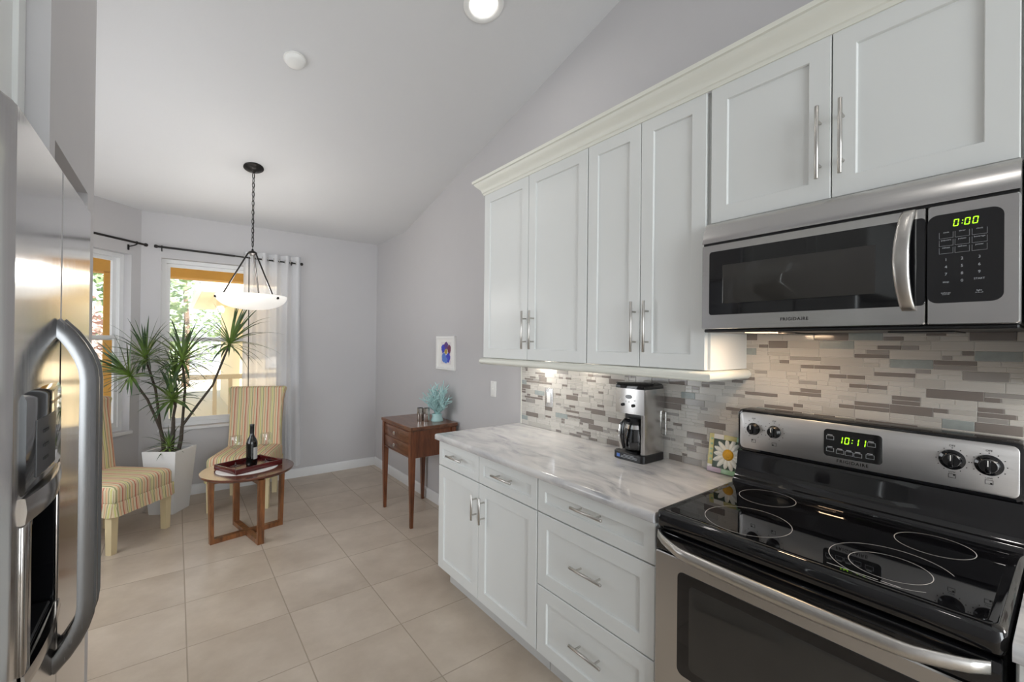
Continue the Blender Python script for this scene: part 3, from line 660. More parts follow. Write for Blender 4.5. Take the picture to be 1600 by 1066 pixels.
# ------------------------------------------------------------------ microwave
def make_microwave():
    Y0, Y1 = -.004, -.7605
    root = thing('microwave', 'stainless over-the-range microwave with black door glass and a bowed handle', 'microwave', (1.6, -.381, 1.512))
    bm = BM(); box(bm, 1.497, XW-.012, Y1+.001, Y0-.001, 1.522, 1.910, .003, 1); part('body', bm, 'steel_side', root)
    bm = BM(); box(bm, 1.475, XW-.02, Y1+.002, Y0-.002, 1.511, 1.5215, .003, 1)
    for a in (-.12, -.50): box(bm, 1.60, 1.78, a-.14, a, 1.507, 1.5115)
    box(bm, 1.52, 1.59, -.21, -.13, 1.5085, 1.5115, mat=1)
    part('underside_tray', bm, ['black_sat', 'warm_lens'], root)
    bm = BM(); pr = [(1.4965, 1.830), (1.462, 1.830), (1.4615, 1.836), (1.465, 1.852), (1.472, 1.872), (1.481, 1.890), (1.490, 1.902), (1.4965, 1.908)]
    prism(bm, pr, 'y', Y1, Y0); part('vent_hood', bm, 'steel', root, 'curved steel vent panel', ang=60)
    bm = BM(); box(bm, 1.470, 1.4965, Y1+.002, Y0-.002, 1.823, 1.8295); part('seam', bm, 'black_sat', root)
    YS = -.604
    bm = BM(); ring_loft(bm, [[(x, p[0], p[1]) for p in rrect(YS+.0015+d, Y0-d, 1.5225+d, 1.8225-d, .006)] for x, d in ((1.4965, 0), (1.463, 0), (1.460, .002))])
    dr = part('door', bm, 'steel', root)
    bm = BM(); ring_loft(bm, [[(x, p[0], p[1]) for p in rrect(YS+.0018+d, -.032-d, 1.572+d, 1.797-d, .010)] for x, d in ((1.460, 0), (1.4588, .001))])
    gl = part('door_glass', bm, 'black_gloss', dr)
    bm = BM(); ring_loft(bm, [[(x, p[0], p[1]) for p in rrect(-.502+d, -.080-d, 1.611+d, 1.745-d, .003)] for x, d in ((1.4588, 0), (1.4585, .0005))])
    part('viewing_mesh', bm, 'oven_glass', gl)
    bm = BM(); n = 26; rings = []
    for i in range(n+1):
        t = i/n; z = 1.560+.260*t; s = sin(pi*t)**.7; xc = 1.458-.040*s; wd = .0175-.003*abs(2*t-1)
        yo = -.572+.010*s; ring = []
        for k in range(18):
            a = 2*pi*k/18; cs, sn = cos(a), sin(a)
            ring.append((xc+.009*math.copysign(abs(cs)**.7, cs), yo+wd*math.copysign(abs(sn)**.7, sn), z))
        rings.append(ring)
    ring_loft(bm, rings); part('handle', bm, 'nickel', dr, 'bowed satin metal handle', ang=60)
    bm = BM(); text_bm(bm, 'FRIGIDAIRE', .0135, face_mx(1.4596, -.304, 1.549), .0005, spacing=1.15, bold=.0002); part('brand_lettering', bm, 'print_d', dr)
    bm = BM(); ring_loft(bm, [[(x, p[0], p[1]) for p in rrect(Y1+d, YS-.0015-d, 1.5225+d, 1.8225-d, .006)] for x, d in ((1.4965, 0), (1.463, 0), (1.460, .002))])
    pn = part('control_panel', bm, 'steel', root)
    bm = BM(); poly = rrect(-.736, YS-.0018, 1.576, 1.797, .020)
    ring_loft(bm, [[(1.460, *p) for p in poly], [(1.4586, *p) for p in poly]]); kp = part('keypad', bm, 'black_gloss', pn)
    bm = BM(); digits(bm, '0:00', 1.4583, -.676, 1.772, .017); part('clock_digits', bm, 'lcd', kp)
    bm = BM(); XK = 1.4583
    cols = (-.640, -.668, -.697)
    for r_, z in enumerate((1.744, 1.725, 1.706)):
        for q, y in enumerate(cols):
            wd, h = .025, .015
            for a in ((y-wd/2, y+wd/2, z-h/2, z-h/2+.0004), (y-wd/2, y-wd/2+.0004, z-h/2, z+h/2), (y+wd/2-.0004, y+wd/2, z-h/2, z+h/2)): box(bm, XK-.0004, XK, *a)
            text_bm(bm, [['cook', 'timer', 'clock'], ['popcorn', 'potato', 'beverage'], ['reheat', 'defrost', 'power']][r_][q], .0052, face_mx(XK-.0002, y, z+.007), .0002)
    for r_, z in enumerate((1.683, 1.665, 1.647)):
        for q, y in enumerate(cols): text_bm(bm, str(1+r_*3+q), .0095, face_mx(XK-.0002, y, z), .0002)
    text_bm(bm, '0', .0095, face_mx(XK-.0002, cols[1], 1.629), .0002)
    text_bm(bm, 'stop', .0065, face_mx(XK-.0002, cols[0], 1.628), .0002); text_bm(bm, 'START', .0062, face_mx(XK-.0002, cols[2], 1.631), .0002)
    text_bm(bm, 'exhaust', .0055, face_mx(XK-.0002, cols[0], 1.601), .0002); text_bm(bm, 'hi-lo-off', .004, face_mx(XK-.0002, cols[0], 1.597), .0002)
    text_bm(bm, 'light', .0055, face_mx(XK-.0002, cols[2], 1.603), .0002); text_bm(bm, 'hi-lo-off', .004, face_mx(XK-.0002, cols[2], 1.598), .0002)
    part('key_print', bm, 'print_w', kp)
make_microwave()

# ------------------------------------------------------------------ refrigerator and the cabinet over it
def make_fridge():
    root = thing('refrigerator', 'stainless side-by-side refrigerator with a dispenser in its door at the left edge', 'refrigerator', (-.6, .32, 0))
    FX = -.22; ZB, ZTOP = .035, 1.772
    bm = BM(); box(bm, -1.0, -.300, -.036, .655, .02, 1.745, .006, 2); box(bm, -.97, -.33, 0, .64, 0, .02); part('body', bm, 'steel_side', root)
    def plan(y0, y1, x0=-.296, bow=.004, r=.022):
        pts = [(x0, y0), (FX-.020, y0), (FX-.016, y0+.001), (FX-.0115, y0+.005), (FX-.0085, y0+.012), (FX-.0015, y0+.0345), (FX, y0+.040)]
        pts += [(FX, y1-.004), (FX-.0012, y1-.0012), (FX-.004, y1), (x0, y1)]
        return pts
    D_Y0, D_Y1 = -.037, .288
    # near door : a cut-out for the dispenser cavity
    bm = BM(); dy0, dy1, dz0, dz1 = .060, .268, .975, 1.235
    pl = plan(D_Y0, D_Y1)
    ring_loft(bm, [[(x, y, z) for x, y in pl] for z in (ZB, ZTOP-.003)]+[[(min(x, FX-.003), min(max(y, D_Y0+.003), D_Y1-.003), ZTOP) for x, y in pl]])
    nd = part('freezer_door', bm, 'steel_v', root, ang=14)
    bm = BM(); box(bm, -.285, -.18, .080, .267, .998, 1.206); cut = part('cutter', bm, 'steel_v', root)
    md = nd.modifiers.new('cut', 'BOOLEAN'); md.object = cut; md.operation = 'DIFFERENCE'; md.solver = 'EXACT'
    bpy.context.view_layer.update(); me = bpy.data.meshes.new_from_object(nd.evaluated_get(bpy.context.evaluated_depsgraph_get()))
    nd.modifiers.clear(); nd.data = me; bpy.data.objects.remove(cut); me.set_sharp_from_angle(angle=RAD(14))
    def mir(y0, y1):
        p = plan(-y1, -y0); return [(x, -y) for x, y in p]
    bm = BM(); pl = mir(.293, .655)
    ring_loft(bm, [[(x, y, z) for x, y in pl] for z in (ZB, ZTOP-.003)]+[[(min(x, FX-.003), min(max(y, .296), .652), ZTOP) for x, y in pl]])
    fd = part('fresh_food_door', bm, 'steel_v', root, ang=14)
    # bowed D handles either side of the gap
    def handle(par, y, sg):
        bm = BM(); n = 30; rings = []
        for i in range(n+1):
            t = i/n; z = .880+.612*t; e = min(1, min(t, 1-t)/.17); s = sin(e*pi/2)**.85
            # slide towards the outside of the bow
            x = FX-.004+.0465*s; hw = .0125; dp = .0125
            tz = 0 if e >= 1 else (1 if t < .5 else -1)
            ang = (1-e)*RAD(52)*tz
            ring = []
            for a, b_ in ((-dp, -hw), (-dp*.2, -hw), (dp*.75, -hw*.62), (dp, -hw*.2), (dp, hw*.2), (dp*.75, hw*.62), (-dp*.2, hw), (-dp, hw)):
                ring.append((x+a*cos(ang), y+b_, z-a*sin(ang)))
            rings.append(ring)
        ring_loft(bm, rings); return part('handle', bm, 'steel_h', par, 'heavy bowed steel door handle', ang=25)
    handle(nd, .266, 1); handle(fd, .318, -1)
    # dispenser
    XD = FX
    bm = BM(); y0, y1 = .046, .277
    poly = [(y0, .935), (y1-.01, .905)] ; 
    def bulge(t, k=.010): return k*sin(pi*t)
    n = 12
    top = []; bot = []
    rings = []
    for i in range(n+1):
        t = i/n; y = y0+(y1-y0)*t; xo = XD+.004+bulge(t, .004)
        rings.append([(XD-.003, y, 1.245), (xo-.003, y, 1.247), (xo, y, 1.252), (xo, y, 1.378), (xo-.003, y, 1.386), (XD-.003, y, 1.392)])
    ring_loft(bm, rings); dp_ = part('dispenser_panel', bm, 'black_gloss', nd, ang=60)
    bm = BM(); rings = []
    for i in range(n+1):
        t = i/n; y = .088+(.205-.088)*t; tt = (y-y0)/(y1-y0); xo = XD+.0042+bulge(tt, .004)
        rings.append([(xo-.002, y, 1.262), (xo+.0006, y, 1.262), (xo+.0006, y, 1.345), (xo-.002, y, 1.345)])
    ring_loft(bm, rings)
    for z_ in (1.28, 1.30, 1.322): box(bm, XD+.007, XD+.0095, .12, .15, z_, z_+.004, mat=1)
    part('dispenser_display', bm, ['black_sat', 'print_d'], dp_)
    # cavity liner and silver surround
    bm = BM(); rings = []
    for i in range(n+1):
        t = i/n; y = y0+(y1-y0)*t; xo = XD+.004+bulge(t, .010)
        rings.append([(XD-.003, y, 1.205), (xo, y, 1.207), (xo+.002, y, 1.225), (xo, y, 1.243), (XD-.003, y, 1.2445)])
    ring_loft(bm, rings)
    box(bm, XD-.003, XD+.005, y0, y0+.034, .985, 1.206, .003, 2); box(bm, XD-.003, XD+.004, y1-.010, y1, .992, 1.206, .002, 2)
    rings = []
    for i in range(n+1):
        t = i/n; y = y0+(y1-y0)*t; z0 = .986-.004*sin(pi*t); xo = XD+.005+bulge(t, .006)
        rings.append([(XD-.003, y, z0-.014), (xo, y, z0-.011), (xo+.002, y, z0), (xo, y, z0+.012), (XD-.003, y, z0+.012)])
    ring_loft(bm, rings); part('dispenser_surround', bm, 'smoke', nd, 'polished silver dispenser frame', ang=60)
    bm = BM(); q = lambda x: [(x, .0805, .9985), (x, .2665, .9985), (x, .2665, 1.2055), (x, .0805, 1.2055)]; q2 = lambda x: [(x, .082, 1.000), (x, .265, 1.000), (x, .265, 1.204), (x, .082, 1.204)]
    ring_loft(bm, [q2(XD-.002), q2(-.283), q(-.2845), q(XD-.002)], False, False)
    bm.faces.new([bm.verts.new(p) for p in q2(-.283)]); cv = part('dispenser_cavity', bm, 'black_gloss', nd)
    bm = BM(); box(bm, -.27, -.235, .15, .20, 1.16, 1.203, .004, 2); box(bm, -.281, -.272, .155, .195, 1.04, 1.17, .002, 1); part('dispenser_paddle', bm, 'black_sat', cv)
    bm = BM(); box(bm, -.278, XD-.004, .086, .261, 1.0005, 1.006, .002, 1); part('drip_tray', bm, 'black_sat', cv)
make_fridge()
c = thing('refrigerator_cabinet', 'white two-door cabinet above the refrigerator in the upper left corner', 'cabinet', (-.69, .32, 1.80), group=None)
bm = BM(); box(bm, -1.04, -.3605, -.062, .668, 1.80, 2.30, .001, 1); part('body', bm, 'cab', c)
for a, b_, hy in ((-.060, .266, .235), (.269, .667, .302)):
    d = door(c, -.340, a, b_, 1.802, 2.285, sgn=1); bar_pull(d, -.340, hy, 1.94, .19, sgn=1)
bm = BM(); prof = [(0, 2.286), (.012, 2.290), (.03, 2.31), (.05, 2.335), (.052, 2.36), (0, 2.36)]
prism(bm, [(-.359+p, z) for p, z in prof], 'y', -.062, .668); solo('crown_molding', bm, 'crown', 'short crown molding over the refrigerator cabinet at the upper left', 'molding', (-.35, .32, 2.286))

# ------------------------------------------------------------------ things on the counter and walls
def coffee_maker():
    root = thing('coffee_maker', 'stainless and black drip coffee maker on the marble worktop by the backsplash', 'coffee maker', (1.735, .455, .914))
    X0, X1, Y0, Y1 = 1.650, 1.815, .372, .540; Z = .914
    def sl(x0, x1, y0, y1, r): return rrect(x0, x1, y0, y1, r)
    bm = BM(); ring_loft(bm, [[(p[0], p[1], z) for p in sl(X0-.008+d, X1-d, Y0-.004+d, Y1+.006-d, .022)] for z, d in ((Z+.0002, .003), (Z+.003, 0), (Z+.034, 0), (Z+.038, .004))])
    bs = part('base', bm, 'black_sat', root)
    bm = BM(); xf = X0-.0085
    box(bm, xf-.0003, xf+.001, .502, .520, Z+.010, Z+.026, mat=1)
    for k, (a, b_) in enumerate(((.405, .497), (.402, .495), (.42, .48))): box(bm, xf-.0003, xf+.001, a, b_, Z+.012+k*.006, Z+.014+k*.006)
    part('base_label', bm, ['print_w', 'ink_sky'], bs)
    # steel tower wraps the right and rear side, black recess behind the carafe
    bm = BM(); ring_loft(bm, [[(p[0], p[1], z) for p in sl(X0+.060, X1-.003, Y0+.0005, Y1-.004, .02)] for z in (Z+.038, Z+.345)])
    part('rear_column', bm, 'black_sat', root)
    bm = BM()
    pts = [(X0+.018, Y0+.004), (X0+.006, Y0+.012), (X0+.004, Y0+.024)]
    outer = [(X1-.006, Y0), (X0+.026, Y0), (X0+.012, Y0+.004), (X0+.006, Y0+.012), (X0+.004, Y0+.020), (X0+.010, Y0+.022), (X0+.016, Y0+.012), (X0+.028, Y0+.006), (X1-.006, Y0+.004)]
    ring_loft(bm, [[(x, y, z) for x, y in outer] for z in (Z+.038, Z+.340)]); part('side_panel', bm, 'steel', root)
    bm = BM(); hp = []
    for k in range(13):
        t = k/12; y = Y0+.004+(Y1-Y0-.006)*t; hp.append((X0+.004-.006*sin(pi*t), y))
    poly = hp+[(X0+.075, Y1-.002), (X0+.075, Y0+.004)]
    ring_loft(bm, [[(x, y, z) for x, y in poly] for z in (Z+.222, Z+.340)]); hd = part('head', bm, 'steel', root)
    bm = BM(); lathe(bm, [(.0175, 0), (.0175, -.004), (.0001, -.004)], (0, 0, 0), 28, 'x', mtx=Matrix.Diagonal((1, 1, .55))); bmesh.ops.translate(bm, vec=(X0-.0005, .458, Z+.302), verts=bm.verts); part('clock_window', bm, 'black_gloss', hd)
    for yy, zz, r in ((.492, .262, .0075), (.432, .262, .0075)):
        bm = BM(); lathe(bm, [(r, 0), (r, -.009), (r*.7, -.011), (.0001, -.011)], (X0+.001, yy, Z+zz), 18, 'x'); part('knob', bm, 'black_gloss', hd)
    for yy, zz in ((.505, .286), (.474, .280), (.456, .278), (.424, .286)):
        bm = BM(); lathe(bm, [(.0028, 0), (.0028, -.004), (.0001, -.0045)], (X0+.0005, yy, Z+zz), 12, 'x'); part('button', bm, 'white_pl', hd)
    bm = BM(); lid = lambda d: [(x-.001+d*.5, y) for x, y in hp]+[(X1-.012-d, Y1-.004-d), (X1-.004-d, Y1-.016-d), (X1-.004-d, Y0+.016+d), (X1-.012-d, Y0+.002+d)]
    ring_loft(bm, [[(x, y, z) for x, y in lid(d)] for z, d in ((Z+.340, 0), (Z+.352, 0), (Z+.362, .006), (Z+.367, .02))]); part('lid', bm, 'black_gloss', root, ang=60)
    bm = BM(); lathe(bm, [(.045, 0), (.045, .004), (.0001, .004)], (X0+.048, .458, Z+.038), 28); part('warming_plate', bm, 'black_sat', root)
    cx, cy = X0+.050, .452
    bm = BM(); lathe(bm, [(.0001, .0425), (.046, .0425), (.058, .055), (.062, .085), (.058, .125), (.048, .160), (.042, .175), (.0405, .175), (.0465, .158), (.0565, .124), (.0605, .085), (.0565, .056), (.045, .0445), (.0001, .0445)], (cx, cy, Z), 36)
    cf = part('carafe', bm, 'carafe', root)
    bm = BM(); lathe(bm, [(.044, .1755), (.045, .186), (.038, .198), (.0001, .200)], (cx, cy, Z), 30); part('carafe_lid', bm, 'black_sat', cf)
    bm = BM(); lathe(bm, [(.0505, .150), (.0515, .150), (.046, .168), (.045, .168)], (cx, cy, Z), 30); part('carafe_band', bm, 'chrome', cf)
    hx, hy = -.97, .24
    bm = BM(); P = [(.042, .188), (.064, .190), (.082, .178), (.087, .140), (.084, .095), (.074, .062)]
    tube(bm, [(cx+hx*r, cy+hy*r, Z+z) for r, z in P], [.008, .011, .0125, .0125, .012, .009], 14); h = part('carafe_handle', bm, 'black_gloss', cf)
    bm = BM(); tube(bm, [(cx+hx*r+.004*hx, cy+hy*r, Z+z) for r, z in ((.090, .172), (.095, .140), (.092, .095), (.081, .060))], .0055, 10); part('handle_inlay', bm, 'chrome', h)
    bm = BM(); tube(bm, [(X1-.010, Y0-.001, Z+.230), (X1-.010, Y0-.014, Z+.228), (X1-.010, Y0-.014, Z+.120), (X1-.010, Y0-.001, Z+.118)], .0035, 8); part('side_rail', bm, 'chrome', root)
coffee_maker()

def daisy():
    # a glazed square tile leaning on the backsplash
    root = thing('daisy_tile', 'square ceramic tile with a painted white daisy leaning between backsplash and range', 'decorative tile', (1.80, .068, .915))
    tilt = RAD(9); x0, z0 = 1.7945, .9165; S_ = .162; yc = .068
    def P(u, v, d=0): return (x0+sin(tilt)*v-d*cos(tilt), yc-u, z0+cos(tilt)*v+d*sin(tilt)+.0012)   # u to the viewer's right, v up, d towards viewer
    def plate(bm, u0, u1, v0, v1, d0, d1, mat=0, e=.001): ring_loft(bm, [[P(u0, v0, d0), P(u1, v0, d0), P(u1, v1, d0), P(u0, v1, d0)], [P(u0, v0, d1-e*.5), P(u1, v0, d1-e*.5), P(u1, v1, d1-e*.5), P(u0, v1, d1-e*.5)], [P(u0+e, v0+e, d1), P(u1-e, v0+e, d1), P(u1-e, v1-e, d1), P(u0+e, v1-e, d1)]], mat=mat)
    h = S_/2; bm = BM(); plate(bm, -h, h, 0, S_, -.006, 0); part('tile_body', bm, 'white_pl', root)
    bm = BM(); rnd = random.Random(3); b_ = .020
    plate(bm, -h, -h+b_, .03, S_, 0, .0035, 0); plate(bm, -h+b_, -.018, S_-b_, S_, 0, .0035, 3); plate(bm, -.018, .036, S_-b_, S_, 0, .0035, 0); plate(bm, .036, h, S_-b_, S_, 0, .0035, 2)
    plate(bm, -h, -.02, 0, b_, 0, .0035, 1); plate(bm, -h, -h+b_, b_, .03, 0, .0035, 3); plate(bm, -.02, .045, 0, b_, 0, .0035, 2); plate(bm, .045, h, 0, b_, 0, .0035, 2); plate(bm, h-b_, h, b_, S_-b_, 0, .0035, 2)
    for k in range(5): plate(bm, -h+.008, -h+.018, .048+k*.022, .056+k*.022, .0035, .0045, 2)
    part('tile_border', bm, ['tile_y', 'tile_v', 'tile_g', 'mat_b'], root)
    bm = BM(); plate(bm, -h+b_, h-b_, b_, S_-b_, 0, .0012); part('tile_background', bm, 'tile_bg', root)
    for k in range(14):
        bm = BM(); a = 2*pi*k/14+rnd.uniform(-.08, .08); L = .068*rnd.uniform(.9, 1.08); rings = []; cu, cv = .006, .082
        for t, wd in ((.18, .004), (.35, .009), (.6, .0108), (.85, .0085), (1, .003)):
            u, v = cu+cos(a)*L*t, cv+sin(a)*L*t; n = (-sin(a), cos(a)); dd = .002+.0035*sin(pi*t)+.0006*(k % 3)
            cl = lambda u, v: (max(-h+b_*.55, min(h-.006, u)), max(.012, min(S_-.010, v)))
            rings.append([P(*cl(u+n[0]*wd, v+n[1]*wd), .001), P(*cl(u+n[0]*wd*.5, v+n[1]*wd*.5), dd), P(*cl(u-n[0]*wd*.5, v-n[1]*wd*.5), dd), P(*cl(u-n[0]*wd, v-n[1]*wd), .001)])
        ring_loft(bm, rings, closed=False, cap0=False, cap1=False); part('petal', bm, 'petal', root, ang=60)
    bm = BM(); cu, cv = .006, .082; rings = []
    for r, d in ((.0235, .002), (.023, .007), (.016, .0105), (.008, .012), (.001, .0122)): rings.append([P(cu+r*cos(2*pi*k/24), cv+r*sin(2*pi*k/24), d) for k in range(24)])
    ring_loft(bm, rings, False, True); part('flower_center', bm, 'daisy_y', root, ang=60)
daisy()

def wall_plate(name, label, x, y, z, wd, h, mat, kind):
    root = thing(name, label, 'switch' if kind == 'switch' else 'outlet', (x, y, z))
    bm = BM(); ring_loft(bm, [[(xx, p[0], p[1]) for p in rrect(y-wd/2+d, y+wd/2-d, z-h/2+d, z+h/2-d, .004)] for xx, d in ((x, 0), (x-.004, 0), (x-.0065, .004))]); part('plate', bm, mat, root)
    if kind == 'switch':
        bm = BM(); box(bm, x-.0085, x-.004, y-.005, y+.005, z-.012, z+.012, .001, 1); box(bm, x-.018, x-.008, y-.004, y+.004, z-.001, z+.007, .002, 2); part('toggle', bm, 'white_pl', root)
    else:
        bm = BM(); box(bm, x-.0095, x-.004, y-.0165, y+.0165, z-.034, z+.034, .002, 2); part('rocker', bm, 'white_pl', root)
    bm = BM()
    for s in (-1, 1): lathe(bm, [(.003, 0), (.003, -.0015), (.0001, -.002)], (x-.0062, y, z+s*(h/2-.012)), 12, 'x')
    part('screw', bm, 'nickel', root)
wall_plate('light_switch', 'white toggle switch plate on the grey wall left of the backsplash', XW-.0005, 1.834, 1.118, .072, .117, 'white_pl', 'switch')
wall_plate('rocker_switch', 'white rocker switch in a metal plate on the tile backsplash', XW-.0115, 1.205, 1.122, .070, .120, 'sat_plate', 'rocker')

def picture():
    y0, y1, z0, z1 = 2.391, 2.718, 1.222, 1.518; xb = XW-.0005
    y0, y1 = 2.391, 2.718
    root = thing('framed_picture', 'small white framed flower print on the grey wall above the coral', 'picture', (xb, 2.555, z0))
    bm = BM(); R4 = lambda x, d: [(x, y0+d, z0+d), (x, y1-d, z0+d), (x, y1-d, z1-d), (x, y0+d, z1-d)]
    ring_loft(bm, [R4(xb, 0), R4(xb-.018, 0), R4(xb-.022, .003), R4(xb-.022, .022), R4(xb-.012, .024)], True, False); part('frame', bm, 'white_pl', root)
    bm = BM(); ring_loft(bm, [R4(xb-.010, .023), R4(xb-.0125, .023)]); part('mat', bm, 'mat_b', root)
    bm = BM(); box(bm, xb-.0132, xb-.0124, 2.456, 2.638, 1.272, 1.466); art = part('print', bm, 'paper', root)
    yc, zc = 2.545, 1.374
    blobs = [(0, .055, .028, .030, 'ink_violet'), (.042, .030, .026, .034, 'ink_blue'), (-.043, .028, .024, .034, 'ink_plum'), (.028, -.040, .032, .038, 'ink_sky'), (-.030, -.040, .032, .036, 'ink_blue'), (0, -.062, .022, .026, 'ink_sky'), (0, .008, .020, .020, 'ink_gold')]
    for i, (dy, dz, a, b_, m) in enumerate(blobs):
        bm = BM(); rnd = random.Random(i); pts = []
        for k in range(22):
            t = 2*pi*k/22; q = 1+rnd.uniform(-.13, .13); pts.append((yc+1.25*(dy+a*q*cos(t)), zc+1.1*(dz+b_*q*sin(t))))
        xx = xb-.0133-.0002*i; ring_loft(bm, [[(xx+.0004, *p) for p in pts], [(xx, *p) for p in pts]]); part('painted_petal', bm, m, art)
picture()

# ------------------------------------------------------------------ drawer table with coral and cups
def drawer_table():
    X0, X1, Y0, Y1, H = 1.398, 1.818, 2.322, 2.934, .794
    root = thing('drawer_table', 'walnut drawer table on tapered legs against the grey wall past the counter', 'table', (1.61, 2.63, 0))
    bm = BM(); ring_loft(bm, [[(X0+d, Y0+d, z), (X1, Y0+d, z), (X1, Y1-d, z), (X0+d, Y1-d, z)] for z, d in ((H-.034, .012), (H-.030, .004), (H-.026, .004), (H-.022, 0), (H-.003, 0), (H, .003))]); part('tabletop', bm, 'walnut_x', root, ang=25)
    bm = BM(); box(bm, X0+.020, X1-.008, Y0+.022, Y1-.022, .545, H-.034, .002, 1); part('case', bm, 'walnut', root)
    for z0, z1, zk in ((.655, .748, .705), (.560, .650, .605)):
        bm = BM(); box(bm, X0+.013, X0+.030, Y0+.055, Y1-.055, z0, z1, .003, 2); dw = part('drawer', bm, 'walnut_x', root)
        bm = BM(); lathe(bm, [(.006, .001), (.005, -.010), (.013, -.016), (.016, -.022), (.012, -.028), (.0001, -.030)], (X0+.013, 2.628, zk), 8, 'x'); part('knob', bm, 'chrome', dw, 'faceted metallic knob')
    for lx, ly in ((X0+.006, Y0+.010), (X0+.006, Y1-.052), (X1-.050, Y0+.010), (X1-.050, Y1-.052)):
        bm = BM(); s = .042; cx = lx+s/2; cy = ly+s/2
        sq = lambda h, z: [(cx-h, cy-h, z), (cx+h, cy-h, z), (cx+h, cy+h, z), (cx-h, cy+h, z)]
        ring_loft(bm, [sq(.0115, 0), sq(.0215, .53), sq(.021, .54), sq(.021, H-.034)]); part('leg', bm, 'walnut', root, ang=20)
    bm = BM(); box(bm, X0+.012, X0+.03, Y0+.05, Y1-.05, .545, .556, .002, 1); part('front_rail', bm, 'walnut_x', root)
drawer_table()
def coral():
    rnd = random.Random(11); bx, by, bz = 1.715, 2.492, .794
    root = thing('coral_sculpture', 'aqua branching coral sculpture on the walnut table beside the metal cups', 'ornament', (bx, by, bz))
    bm = BM(); lathe(bm, [(.050, .0003), (.052, .006), (.046, .022), (.040, .040), (.045, .056), (.040, .062), (.0001, .060)], (bx, by, bz), 28); part('base', bm, 'coral', root, ang=60)
    bm = BM(); p0 = V((bx, by, bz+.056)); H = .275
    def env(h): return .150*sin(pi*min(1, max(0, .12+.80*(1-h))))**.8          # half width of the crown at relative height h
    def twig(p, d, L, r, n):
        pts = [p]; q = p.copy()
        for k in range(n):
            d = (d+V((rnd.uniform(-1, 1), rnd.uniform(-1, 1), rnd.uniform(-.3, .8)))*.22).normalized(); q = q+d*(L/n); q.x = min(q.x, XW-.012); pts.append(q.copy())
        tube(bm, pts, [r*(1-.35*k/n) for k in range(n+1)], 6); return pts, d
    for k in range(34):
        a = 2.39996*k; sp = sqrt((k+.5)/34)*RAD(54); d = V((sin(sp)*cos(a)*.62, sin(sp)*sin(a), cos(sp))).normalized()
        L = H*(1-.46*(sp/RAD(54))**1.2)*rnd.uniform(.86, 1.04); pts, d2 = twig(p0+V((0, sin(a)*.012, 0)), d, L, .0048, 7)
        for m in range(1, 8):
            for _ in range(2):
                az = rnd.uniform(0, 2*pi); u, v = frame_of(d); dd = (d*.75+(u*cos(az)+v*sin(az))*.8+V((0, 0, .25))).normalized()
                if m >= 2: twig(pts[min(m, 7)], dd, rnd.uniform(.028, .052), .0036, 3)
    part('branches', bm, 'coral', root, ang=60)
coral()
for k, (x, y, lb) in enumerate(((1.590, 2.556, 'left one of two touching tall shiny metal cups in front of the coral'), (1.628, 2.518, 'right one of two touching tall shiny metal cups in front of the coral'))):
    if k == 0:
        bm = BM(); lathe(bm, [(.0001, .0003), (.0255, .0003), (.0262, .002), (.0262, .112), (.0256, .1125), (.0250, .112), (.0250, .006), (.0001, .006)], (x, y, .794), 36)
        cup0 = solo('metal_cup', bm, 'chrome', lb, 'cup', (x, y, .794), 'metal cups on the walnut table', ang=50)
    else: dup(cup0, (x, y, .794), None, lb)

# ------------------------------------------------------------------ round table, tray, bottle, glasses
TX, TY, TH = .395, 3.03, .487
def round_table():
    root = thing('side_table', 'round dark wood side table on crossed frames holding the wine tray', 'table', (TX, TY, 0))
    bm = BM(); lathe(bm, [(.0001, TH-.024), (.296, TH-.024), (.304, TH-.020), (.311, TH-.010), (.311, TH-.003), (.308, TH), (.0001, TH)], (TX, TY, 0), 80); part('tabletop', bm, 'acacia_top', root, ang=40)
    cx, cy = .390, 2.992; frames = [(RAD(10.8), .245), (RAD(101.6), .265)]
    for fi, (a, R_) in enumerate(frames):
        d = V((cos(a), sin(a), 0)); n = V((-sin(a), cos(a), 0)); c = V((cx, cy, 0)); hw = .021
        for s in (-1, 1):
            bm = BM(); rings = []
            for z, ro, th in ((0, R_, .024), (.02, R_, .024), (TH-.024, R_+.012, .030)):
                rings.append([c+d*s*ro+n*hw+V((0, 0, z)), c+d*s*(ro-th)+n*hw+V((0, 0, z)), c+d*s*(ro-th)-n*hw+V((0, 0, z)), c+d*s*ro-n*hw+V((0, 0, z))])
            ring_loft(bm, rings); part('leg', bm, 'acacia', root, ang=20)
        bm = BM(); z0, z1 = (.0005, .034) if fi == 0 else (.001, .033)
        segs = [(-R_+.0235, R_-.0235)] if fi == 0 else [(-R_+.0235, -.0215), (.0215, R_-.0235)]
        for s0, s1 in segs:
            ring_loft(bm, [[c+d*s+n*hw*.98+V((0, 0, z0)), c+d*s-n*hw*.98+V((0, 0, z0)), c+d*s-n*hw*.98+V((0, 0, z1)), c+d*s+n*hw*.98+V((0, 0, z1))] for s in (s0, s1)])
        part('floor_rail', bm, 'acacia', root, ang=20)
        bm = BM()
        z0, z1 = TH-.058, TH-.0245; segs = [(-R_+.02, R_-.02)] if fi == 0 else [(-R_+.02, -.0215), (.0215, R_-.02)]
        for s0, s1 in segs:
            ring_loft(bm, [[c+d*s+n*hw*.9+V((0, 0, z0)), c+d*s-n*hw*.9+V((0, 0, z0)), c+d*s-n*hw*.9+V((0, 0, z1)), c+d*s+n*hw*.9+V((0, 0, z1))] for s in (s0, s1)])
        part('top_rail', bm, 'acacia', root, ang=20)
round_table()
bm = BM(); TC = V((.402, 3.058, 0)); rings = []
for z, d in ((TH+.0003, 0), (TH+.003, 0)):
    rings.append([(TC.x-.012+(.205-d)*cos(2*pi*k/56), TC.y-.03+(.185-d)*sin(2*pi*k/56), z) for k in range(56)])
